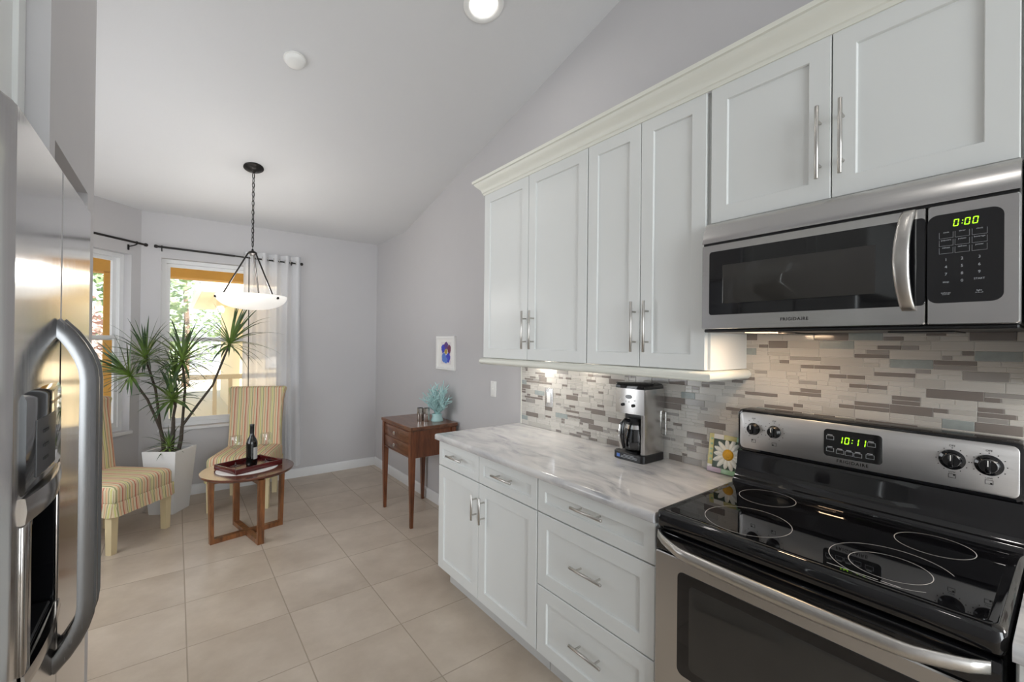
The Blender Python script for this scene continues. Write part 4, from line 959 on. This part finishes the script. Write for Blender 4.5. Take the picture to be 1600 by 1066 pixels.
ring_loft(bm, rings); solo('placemat', bm, 'mat_b', 'white oval placemat under the wine tray', 'placemat', (TC.x, TC.y-.03, TH))
def tray():
    ang = RAD(24); root = thing('serving_tray', 'dark red wooden tray with low sides holding bottle and glasses', 'tray', (TC.x, TC.y, TH+.0032), ang)
    hx, hy = .178, .145; bm = BM(); box(bm, -hx, hx, -hy, hy, 0, .009, .001, 1); part('tray_bottom', bm, 'tray', root)
    for a in ((-hx, hx, -hy, -hy+.012), (-hx, hx, hy-.012, hy), (-hx, -hx+.012, -hy+.012, hy-.012), (hx-.012, hx, -hy+.012, hy-.012)):
        bm = BM(); box(bm, *a, .009, .038, .003, 2); part('tray_side', bm, 'tray', root)
tray()
ZT_ = TH+.0032+.0094
def bottle():
    x, y = .418, 3.052; root = thing('wine_bottle', 'dark glass wine bottle with a pale label standing on the red tray', 'bottle', (x, y, ZT_))
    bm = BM(); lathe(bm, [(.0001, .004), (.028, 0), (.0375, .004), (.0385, .012), (.0385, .165), (.037, .182), (.030, .203), (.0205, .220), (.0155, .236), (.0145, .255), (.0145, .262)], (x, y, ZT_), 40); b_ = part('glass_body', bm, 'bottle', root, ang=60)
    bm = BM(); lathe(bm, [(.0148, .240), (.0156, .262), (.0158, .300), (.0162, .301), (.0162, .314), (.0150, .316), (.0001, .316)], (x, y, ZT_), 32); part('capsule', bm, 'black_sat', b_)
    bm = BM(); r = .0388; a0, a1 = RAD(-80), RAD(8); n = 16
    for i in range(n):
        p = [a0+(a1-a0)*i/n, a0+(a1-a0)*(i+1)/n]
        bm.faces.new([bm.verts.new((x+r*cos(t), y+r*sin(t), ZT_+z)) for t, z in ((p[0], .052), (p[1], .052), (p[1], .142), (p[0], .142))])
    lb = part('label', bm, 'label', b_)
    bm = BM(); r = .03895
    for z, t0, t1 in ((.128, -62, -10), (.116, -55, -18), (.070, -60, -12), (.062, -56, -16)):
        for i in range(8):
            p = [RAD(t0+(t1-t0)*i/8), RAD(t0+(t1-t0)*(i+.7)/8)]
            bm.faces.new([bm.verts.new((x+r*cos(t), y+r*sin(t), ZT_+zz)) for t, zz in ((p[0], z), (p[1], z), (p[1], z+.003), (p[0], z+.003))])
    part('label_print', bm, 'print_w', b_)
bottle()
def wineglass(x, y):
    root = thing('wine_glass', 'empty clear wine glass at the left end of the red tray', 'glass', (x, y, ZT_), group='wine glasses on the tray')
    bm = BM(); lathe(bm, [(.0001, .150), (.018, .1515), (.037, .166), (.045, .190), (.042, .225), (.0385, .248), (.0378, .248), (.0412, .225), (.0442, .190), (.0365, .168), (.018, .1535), (.0001, .1522)][0:6], (x, y, ZT_-.02), 36); part('glass_bowl', bm, 'wine_glass', root, ang=80)
    bm = BM(); lathe(bm, [(.0001, .131), (.006, .1295), (.004, .118), (.0036, .03), (.005, .012), (.012, .006), (.034, .003), (.036, .0015), (.036, 0), (.0001, 0)], (x, y, ZT_), 30); part('stem_and_foot', bm, 'wine_glass', root, ang=80)
    return root
g0 = wineglass(.318, 3.105)
dup(g0, (.520, 3.098, ZT_), None, 'empty clear wine glass at the right end of the red tray')

# ------------------------------------------------------------------ slipper chairs
def slipper_chair(name, label, loc, facing):
    rz = math.atan2(facing[1], facing[0])+pi/2       # local -y is the front
    root = thing(name, label, 'chair', loc, rz, 'striped slipper chairs')
    W_, D = .240, .26        # half width, half depth
    bm = BM()
    def sec(z, d, r=.035, dy=0): return [(p[0], p[1]+dy, z) for p in rrect(-W_+d, W_-d, -D+d, D-d, r, 5)]
    ring_loft(bm, [sec(.345, .004), sec(.36, 0), sec(.435, 0), sec(.455, .008), sec(.466, .025), sec(.471, .06, .03), sec(.473, .12, .03)]); part('seat', bm, 'stripe', root, ang=60)
    # gathered skirt with corner pleats
    bm = BM(); rnd = random.Random(5)
    def skirt_path(out, top):
        pts = []
        per = [(-W_, -D), (W_, -D), (W_, D), (-W_, D)]
        for i in range(4):
            a = V((*per[i], 0)); b_ = V((*per[(i+1) % 4], 0)); t = (b_-a).normalized(); nn = V((t.y, -t.x, 0)); n = 16
            for k in range(n):
                u = k/n; q = a.lerp(b_, u); ed = min(u, 1-u)
                wv = (.0035*sin(u*2*pi*6+i)+.002*sin(u*2*pi*11+2*i))*(0 if top else 1)
                notch = -.010*(1 if ed < .035 else 0)*(0 if top else 1)
                pts.append(q+nn*(out+wv+notch)+(a-b_).normalized()*0)
        return pts
    rings = []
    for z, o, tp in ((.352, .001, True), (.346, .004, True), (.32, .007, False), (.26, .016, False)):
        rings.append([(p.x, p.y, z) for p in skirt_path(o, tp)])
    for z, o in ((.26, .013), (.34, .0)): rings.append([(p.x, p.y, z) for p in skirt_path(o, False)])
    ring_loft(bm, rings, False, False); part('skirt', bm, 'stripe', root, ang=70)
    # back : slightly raked, rolled top, wider at the bottom
    bm = BM(); prof = []
    H0, H1 = .30, .985; rings = []; n = 14
    for i in range(n+1):
        t = i/n; z = H0+(H1-H0)*t; yc = D-.035+.085*t**1.25; hw = W_-.004-.012*sin(pi*min(1, t*1.05)); th = .042+.004*sin(pi*t)
        if t > .9: th += .010*(t-.9)/.1; hw += .014*(t-.9)/.1
        rings.append([(p[0], yc+p[1], z) for p in rrect(-hw, hw, -th, th, .030, 5)])
    z = H1; yc = D-.035+.085
    for dz, k in ((.012, .96), (.022, .82), (.028, .55)): rings.append([(p[0], yc+p[1], z+dz) for p in rrect(-(W_+.010)+.04*(1-k), (W_+.010)-.04*(1-k), -.056*k, .056*k, .028*k, 5)])
    ring_loft(bm, rings); part('backrest', bm, 'stripe', root, ang=60)
    for sx, sy in ((-1, -1), (1, -1), (-1, 1), (1, 1)):
        bm = BM(); cx, cy = sx*(W_-(.026 if sy < 0 else .062)), sy*(D-.042)
        q = lambda h, z, dy=0: [(cx-h, cy-h+dy, z), (cx-h*.6, cy-h+dy, z), (cx+h*.6, cy-h+dy, z), (cx+h, cy-h+dy, z), (cx+h, cy+h+dy, z), (cx-h, cy+h+dy, z)]
        ring_loft(bm, [q(.0205, 0, .0), q(.026, .345)]); part('leg', bm, 'legwood', root, ang=25)
    return root
def place_from(front_mid, facing, D=.26-.036):
    f = V((*facing, 0)).normalized(); return V((front_mid[0], front_mid[1], 0))-f*D
f1 = (.75, -.66); c1 = place_from((-.242, 3.318), f1)
ch = slipper_chair('slipper_chair', 'striped armless slipper chair in front of the planter, cut off by the refrigerator', (c1.x, c1.y, 0), f1)
f2 = (-.38, -.925); 
dup(ch, (.470, 3.770, 0), math.atan2(f2[1], f2[0])+pi/2, 'striped armless slipper chair behind the round table, facing the camera by the curtain')

# ------------------------------------------------------------------ planter and dracaena
PX, PY = -.085, 3.904
def planter():
    root = thing('planter', 'tall white square tapered planter between the two striped chairs', 'planter', (PX, PY, 0))
    a0 = -2.948
    sq = lambda r, z: [(PX+r*cos(a0+k*pi/2), PY+r*sin(a0+k*pi/2), z) for k in range(4)]
    bm = BM(); ring_loft(bm, [sq(.137, 0), sq(.1395, .004), sq(.1885, .528), sq(.1865, .531), sq(.168, .531), sq(.166, .528), sq(.160, .45)], True, True); part('pot', bm, 'pot', root, ang=20)
    bm = BM(); ring_loft(bm, [sq(.158, .470), sq(.1615, .498)]); part('soil', bm, 'soil', root)
planter()
def dracaena():
    rnd = random.Random(4)
    root = thing('dracaena', 'green spiky dracaena with several bare stems growing in the white planter', 'plant', (PX, PY, .49))
    heads = [((-.341, 3.77, 1.169), 0, (-.55, -.12, .75), .235), ((-.256, 3.98, 1.300), 0, (-.1, .0, 1), .25), ((-.010, 3.83, 1.285), 1, (.05, -.1, 1), .27), ((.327, 3.80, 1.43), 2, (.30, -.05, .95), .285),
             ((-.056, 3.93, 1.13), 1, (0, -.1, 1), .20), ((-.075, 3.80, .96), 1, (-.05, -.2, 1), .22), ((-.094, 3.855, .555), 3, (0, -.15, 1), .13)]
    bases = [(-.125, 3.93, .495), (-.078, 3.905, .495), (-.030, 3.875, .495), (-.094, 3.86, .495)]
    splits = {0: (-.150, 3.935, .69), 1: (-.066, 3.89, .80), 2: (-.005, 3.865, .72)}
    for k, b_ in enumerate(bases[:3]):
        bm = BM(); s = V(splits[k]); p = V(b_); tube(bm, [p, p.lerp(s, .5)+V((.006, 0, 0)), s], [.017, .0155, .013], 9)
        stem = part('stem', bm, 'stem', root, ang=60)
    for hi, (c, bi, ax, L) in enumerate(heads):
        c = V(c); ax = V(ax).normalized(); b_ = V(splits[bi]) if bi in splits else V(bases[3])
        if hi == 2: b_ = V(splits[2])
        bm = BM()
        if bi != 3:
            m = b_.lerp(c, .55)+V((.02 if hi != 3 else .03, .0, -.045 if hi == 3 else .01))
            P = [b_, b_.lerp(m, .5)+V((0, 0, .004)), m, m.lerp(c, .6), c-ax*.02]; tube(bm, P, [.0105, .010, .0095, .009, .008], 8); part('branch', bm, 'stem', root, ang=60)
        else:
            tube(bm, [b_, c], [.014, .010], 8); part('branch', bm, 'stem', root, ang=60)
        # rosette of ribbon leaves
        bm = BM(); uvl = bm.loops.layers.uv.new('UVMap'); n = 44 if hi != 6 else 30; u, v = frame_of(ax)
        for i in range(n):
            t = i/(n-1); az = i*2.39996+rnd.uniform(-.2, .2); el = RAD(80-104*t**.92+rnd.uniform(-8, 8)); LL = L*1.22*rnd.uniform(.85, 1.12)*(.72+.5*sin(pi*min(1, .25+t*.75)))
            rad = u*cos(az)+v*sin(az); d0 = (ax*sin(el)+rad*cos(el)).normalized(); p = c+ax*(.03*(1-t))-ax*.015; wmax = .0115 if hi != 6 else .007
            ns = 8; prev = None; d = d0.copy()
            side0 = d0.cross(ax).normalized() if d0.cross(ax).length > .05 else u
            rows = []
            for k in range(ns+1):
                s = k/ns; wd = wmax*(.75+.6*s if s < .3 else 1.0*(1-(s-.3)/.7)**.75+.02)*(1 if s < .98 else .3)
                side = (side0-d*side0.dot(d)).normalized(); up = side.cross(d)
                rows.append(([p-side*wd+up*wd*.35, p.copy(), p+side*wd+up*wd*.35], s))
                p = p+d*(LL/ns); p.y = min(p.y, 4.245); p.y = min(p.y, p.x+4.545); p.z = max(p.z, 1.045) if p.x < -.37 and p.z > .9 else p.z; d = (d+V((0, 0, -1))*(.045+.17*s)*(1 if t > .12 else .5)).normalized()
            vr = [([bm.verts.new(q) for q in r], s) for r, s in rows]
            for (ra, sa), (rb, sb) in zip(vr, vr[1:]):
                for j in range(2):
                    f = bm.faces.new((ra[j], ra[j+1], rb[j+1], rb[j]))
                    for lp, vv_ in zip(f.loops, (sa, sa, sb, sb)): lp[uvl].uv = (j*.5, vv_)
        part('leaf_rosette', bm, 'leaf', root, ang=60)
dracaena()

# ------------------------------------------------------------------ pendant lamp, ceiling fittings
def pendant():
    x, y = .392, 2.925; zc = zceil(y); root = thing('pendant_lamp', 'dark bronze pendant lamp with a white glass bowl hanging over the round table', 'lamp', (x, y, zc))
    tl = Matrix.Rotation(-math.atan(SLOPE), 3, 'X')
    bm = BM(); lathe(bm, [(.066, .0), (.067, -.006), (.060, -.012), (.054, -.013), (.048, -.020), (.030, -.026), (.014, -.034), (.007, -.046), (.0001, -.048)], (x, y, zc-.0005), 40, mtx=tl); part('canopy', bm, 'bronze', root, ang=50)
    zh = 2.118; z = zc-.045; k = 0
    bm = BM(); L = .040
    while z-L > zh+.015:
        pts = []
        for i in range(16):
            a = 2*pi*i/16; w_ = .0085*cos(a); h = (L/2+.003)*sin(a); q = V((w_, 0, h)) if k % 2 == 0 else V((0, w_, h)); q.rotate(Euler((0, 0, .5))); pts.append((x+q.x, y+q.y, z-L/2+h))
        tube(bm, pts, .0024, 6, closed=True); z -= L-.006; k += 1
    tube(bm, [(x+.004, y, zc-.045), (x+.004, y+.003, (zc+zh)/2), (x, y, zh+.01)], .0018, 6)
    part('chain', bm, 'bronze', root, ang=60)
    bm = BM(); lathe(bm, [(.0001, .030), (.006, .028), (.008, .016), (.020, .010), (.030, .002), (.031, -.008), (.022, -.014), (.008, -.022), (.0001, -.024)], (x, y, zh), 28); hb = part('hub', bm, 'bronze', root, ang=50)
    R_, zr = .2325, 1.792; bw = None
    prof = []
    for i in range(15):
        t = i/14; a = RAD(90*t); prof.append((max(.0002, R_*sin(a)**.9), 1.698-zr+.100*(1-cos(a))))
    inner = [(max(.0002, r-.006), z+.006) for r, z in prof][::-1]
    bm = BM(); lathe(bm, prof+[(R_-.001, .0105), (R_-.006, .0105)]+inner, (x, y, zr-.006), 64); bowl = part('bowl', bm, 'bowl', root, ang=60)
    for k in range(3):
        a = RAD(188+120*k); d = V((cos(a), sin(a), 0)); p1 = V((x, y, zh-.004))+d*.026; p2 = V((x, y, zr+.012))+d*(R_-.050)
        bm = BM(); tube(bm, [p1, p1+V((0, 0, -.006))+d*.006, p2], .0055, 10); rd = part('rod', bm, 'bronze', root, ang=50)
        p3 = V((x, y, zr-.010))+d*(R_-.018)
        bm = BM(); tube(bm, [p2, V((x, y, zr+.002))+d*(R_-.035), p3+d*.012], .0045, 8); fp = V((x, y, zr-.016))+d*(R_-.006)
        tube(bm, [fp-d*.004, fp+d*.010, fp+d*.014], [.010, .009, .004], 14); part('finial', bm, 'bronze', rd, ang=50)
    lamp('pendant_bulb', 'POINT', (x, y, zr+.06), 8, (1, .96, .92), .05)
pendant()
def smoke_detector():
    x, y = .456, 1.834; z = zceil(y); tl = Matrix.Rotation(-math.atan(SLOPE), 3, 'X')
    root = thing('smoke_detector', 'round white smoke detector on the sloped ceiling', 'smoke detector', (x, y, z))
    bm = BM(); lathe(bm, [(.052, 0), (.053, -.006), (.050, -.020), (.040, -.028), (.0001, -.030)], (x, y, z), 44, mtx=tl); part('cover', bm, 'white_pl', root, ang=50)
    bm = BM(); lathe(bm, [(.058, .001), (.058, -.005), (.053, -.006)], (x, y, z), 44, mtx=tl); part('base_ring', bm, 'white_pl', root, ang=50)
smoke_detector()
def can_light(x, y, label):
    z = zceil(y); tl = Matrix.Rotation(-math.atan(SLOPE), 3, 'X') if y > -2.2 else Matrix.Identity(3)
    root = thing('recessed_light', label, 'light', (x, y, z), group='recessed ceiling lights')
    bm = BM(); lathe(bm, [(.105, 0), (.106, -.006), (.100, -.010), (.080, -.008), (.072, .0), (.070, -.001)], (x, y, z), 48, mtx=tl); part('trim_ring', bm, 'white_pl', root, ang=50)
    bm = BM(); lathe(bm, [(.070, -.003), (.0001, -.004)], (x, y, z), 40, mtx=tl); part('lens', bm, 'bulb', root)
    return root
can_light(1.20, 1.06, 'round white recessed light in the sloped ceiling at the top edge')

# ------------------------------------------------------------------ curtain rods and curtain
RZ, RY = 2.292, 4.205
def rod(label, P0, P1, brk, group='curtain rods', fin=(True, True)):
    P0, P1 = V(P0), V(P1); d = (P1-P0).normalized(); root = thing('curtain_rod', label, 'curtain rod', P0, group=group)
    bm = BM(); tube(bm, [P0, P0.lerp(P1, .5), P0.lerp(P1, .5)+d*.001, P1], [.0095, .0095, .0075, .0075], 12); part('pole', bm, 'bronze', root, ang=50)
    for p, s, f in ((P0, -1, fin[0]), (P1, 1, fin[1])):
        if not f: continue
        bm = BM(); tube(bm, [p-d*s*.004, p, p+d*s*.004, p+d*s*.018, p+d*s*.024], [.010, .013, .015, .015, .010], 14); part('finial', bm, 'bronze', root, ang=50)
    for q, nrm in brk:
        q = V(q); nrm = V(nrm); bm = BM(); tube(bm, [q+V((0, 0, -.012)), q+nrm*.03+V((0, 0, -.022)), q+nrm*.083+V((0, 0, -.03))], .005, 8)
        lathe(bm, [(.013, -.006), (.013, .006)], tuple(q), 14, 'x' if abs(nrm.y) > .9 else 'x')
        e = q+nrm*.083; box(bm, e.x-.009, e.x+.009, e.y-.004, e.y+.004, e.z-.06, e.z-.012, .003, 1, rot=Matrix.Rotation(math.atan2(nrm.y, nrm.x)-pi/2, 3, 'Z')); part('bracket', bm, 'bronze', root, ang=50)
rod('long black curtain rod on the far wall carrying the white curtain', (-.195, RY, RZ+.006), (.985, RY, RZ-.014), [((-.165, RY, RZ+.006), (0, 1, 0)), ((.900, RY, RZ-.013), (0, 1, 0))])
pa, pb = V(bay(.045, -.085, 2.297)), V(bay(1.12, -.085, 2.297))
rod('bare black curtain rod on the angled bay wall at left', pa, pb, [(bay(.115, -.085, 2.297), tuple(NB)), (bay(1.05, -.085, 2.297), tuple(NB))])
def curtain():
    root = thing('curtain', 'sheer white grommet curtain hanging at the right of the far window', 'curtain', (.73, RY, .15))
    nx, nz = 150, 26; z0, z1 = .150, RZ+.055; x0, x1 = .468, .985
    bm = BM(); grid = []
    for j in range(nz+1):
        t = j/nz; z = z0+(z1-z0)*t; row = []
        for i in range(nx+1):
            u = i/nx; amp = .026+.008*(1-t); ph = u*2*pi*5.0
            x = x0+(x1-x0)*u+.006*(1-t)*sin(u*21)+.022*(1-t)**2*(u-.2); y = RY+amp*sin(ph+.5*(1-t)*sin(3*u*pi))+.006*sin(ph*2.3+2)*(1-t)
            row.append(bm.verts.new((x, y, z+(.006*sin(u*40)*(1-t)**6))))
        grid.append(row)
    for a, b_ in zip(grid, grid[1:]):
        for i in range(nx): bm.faces.new((a[i], a[i+1], b_[i+1], b_[i]))
    part('panel', bm, 'curtain', root, ang=180)
    for k in range(10):
        p = V((x0+(x1-x0)*k/10+.004, RY, RZ-.016*k/10+.004)); bm = BM()
        tube(bm, [p+V((0, .019*cos(2*pi*i/18), .019*sin(2*pi*i/18))) for i in range(18)], .0035, 6, closed=True); part('grommet', bm, 'nickel', root, ang=60)
curtain()
bm = BM(); tube(bm, [(.508, 4.150, RZ-.02), (.510, 4.148, 1.7), (.514, 4.146, .96)], .0042, 8); tube(bm, [(.508, 4.150, RZ-.02), (.506, RY, RZ)], .003, 6)
solo('curtain_wand', bm, 'bronze', 'thin dark draw wand hanging in front of the curtain behind the chair', 'curtain wand', (.51, 4.15, .96))

# ------------------------------------------------------------------ outside : lanai, neighbouring house, trees
bm = BM(); box(bm, -9, 9, YF+.2, 30, -.20, -.14); struct('ground', bm, 'grass')
bm = BM(); box(bm, -4, 5, YF+.17, 6.9, -.138, -.05); struct('patio', bm, 'patio')
root = thing('lanai_beam', 'ochre stucco beam and posts of the lanai outside the windows', 'beam', (-.3, 6.2, 0))
bm = BM(); box(bm, -3.4, 4.5, 6.0, 6.25, 2.24, 2.80, .01, 1); part('beam', bm, 'ochre', root)
bm = BM(); box(bm, -.727, -.62, 6.02, 6.24, -.05, 2.24, .01, 1); part('post', bm, 'ochre', root)
bm = BM(); box(bm, 2.3, 2.55, 6.02, 6.24, -.05, 2.24, .01, 1); part('post', bm, 'ochre', root)
bm = BM(); box(bm, -3.5, 4.6, YF+.17, 6.3, 2.80, 2.9); struct('lanai_roof', bm, 'cream')
def railing():
    root = thing('lanai_railing', 'cream railing of the lanai outside the lower window', 'railing', (1, 6.0, -.05))
    bm = BM(); box(bm, -.61, 2.29, 5.98, 6.04, .95, 1.01, .005, 1); box(bm, -.61, 2.29, 5.99, 6.03, .08, .12); part('rail', bm, 'rail', root)
    for x in (-.2, .35, .52, 1.1, 1.7):
        bm = BM(); box(bm, x-.022, x+.022, 5.99, 6.03, .12, .95); part('post', bm, 'rail', root)
railing()
def house():
    root = thing('neighbor_house', 'sunlit cream house with deep eaves seen through the far window', 'house', (3.2, 11, -.14))
    bm = BM(); box(bm, .95, 8, 9.3, 14, -.14, 2.30); part('wall', bm, 'cream', root)
    bm = BM(); ring_loft(bm, [[(.30, 8.5, 2.302), (8.6, 8.5, 2.302), (8.6, 14, 2.302), (.30, 14, 2.302)], [(.30, 8.5, 2.45), (8.6, 8.5, 2.45), (8.6, 14, 2.45), (.30, 14, 2.45)], [(2, 11, 4.1), (7, 11, 4.1), (7, 11.5, 4.1), (2, 11.5, 4.1)]]); part('roof', bm, 'cream', root)
    bm = BM(); box(bm, .20, .299, 8.4, 14, 2.30, 2.43, .01, 1); box(bm, .299, 8.6, 8.40, 8.499, 2.30, 2.43, .01, 1); part('gutter', bm, 'trim', root)
    bm = BM(); box(bm, 1.4, 2.1, 9.27, 9.32, .9, 2.1); f = part('window_trim', bm, 'trim', root)
house()
def tree(x, y, h, r, label, mat, seed, n=1500, zlo=.3):
    rnd = random.Random(seed); root = thing('tree', label, 'tree', (x, y, -.14), group='trees outside the windows')
    bm = BM(); tube(bm, [(x, y, -.14), (x+.05, y, h*.35), (x-.03, y+.05, h*.7), (x, y, h*.9)], [.11, .09, .06, .02], 9); part('trunk', bm, 'bark', root, ang=60)
    bm = BM()
    for i in range(n):
        while True:
            q = V((rnd.uniform(-1, 1), rnd.uniform(-1, 1), rnd.uniform(-1, 1)))
            if .35 < q.length < 1: break
        c = V((x+q.x*r, y+q.y*r, h*.62+q.z*h*(.62-zlo*.35))); s = rnd.uniform(.05, .11)
        a = V((rnd.uniform(-1, 1), rnd.uniform(-1, 1), rnd.uniform(-1, 1))).normalized(); u, v = frame_of(a)
        bm.faces.new([bm.verts.new(c+u*s), bm.verts.new(c+v*s*.5+a*s*.15), bm.verts.new(c-u*s), bm.verts.new(c-v*s*.5+a*s*.15)])
    part('foliage', bm, mat, root, stuff=True)
tree(-.62, 9.9, 3.5, .76, 'leafy pale green tree left of the neighboring house, nearest the windows', 'leaf_t', 1, 1700)
tree(.2, 17.6, 4.6, 1.7, 'large green tree farthest back, behind the neighboring house', 'leaf_t', 2, 2200)
tree(-1.12, 7.7, 1.9, .30, 'pinkish flowering shrub seen low in the bay window', 'leaf_p', 4, 700)
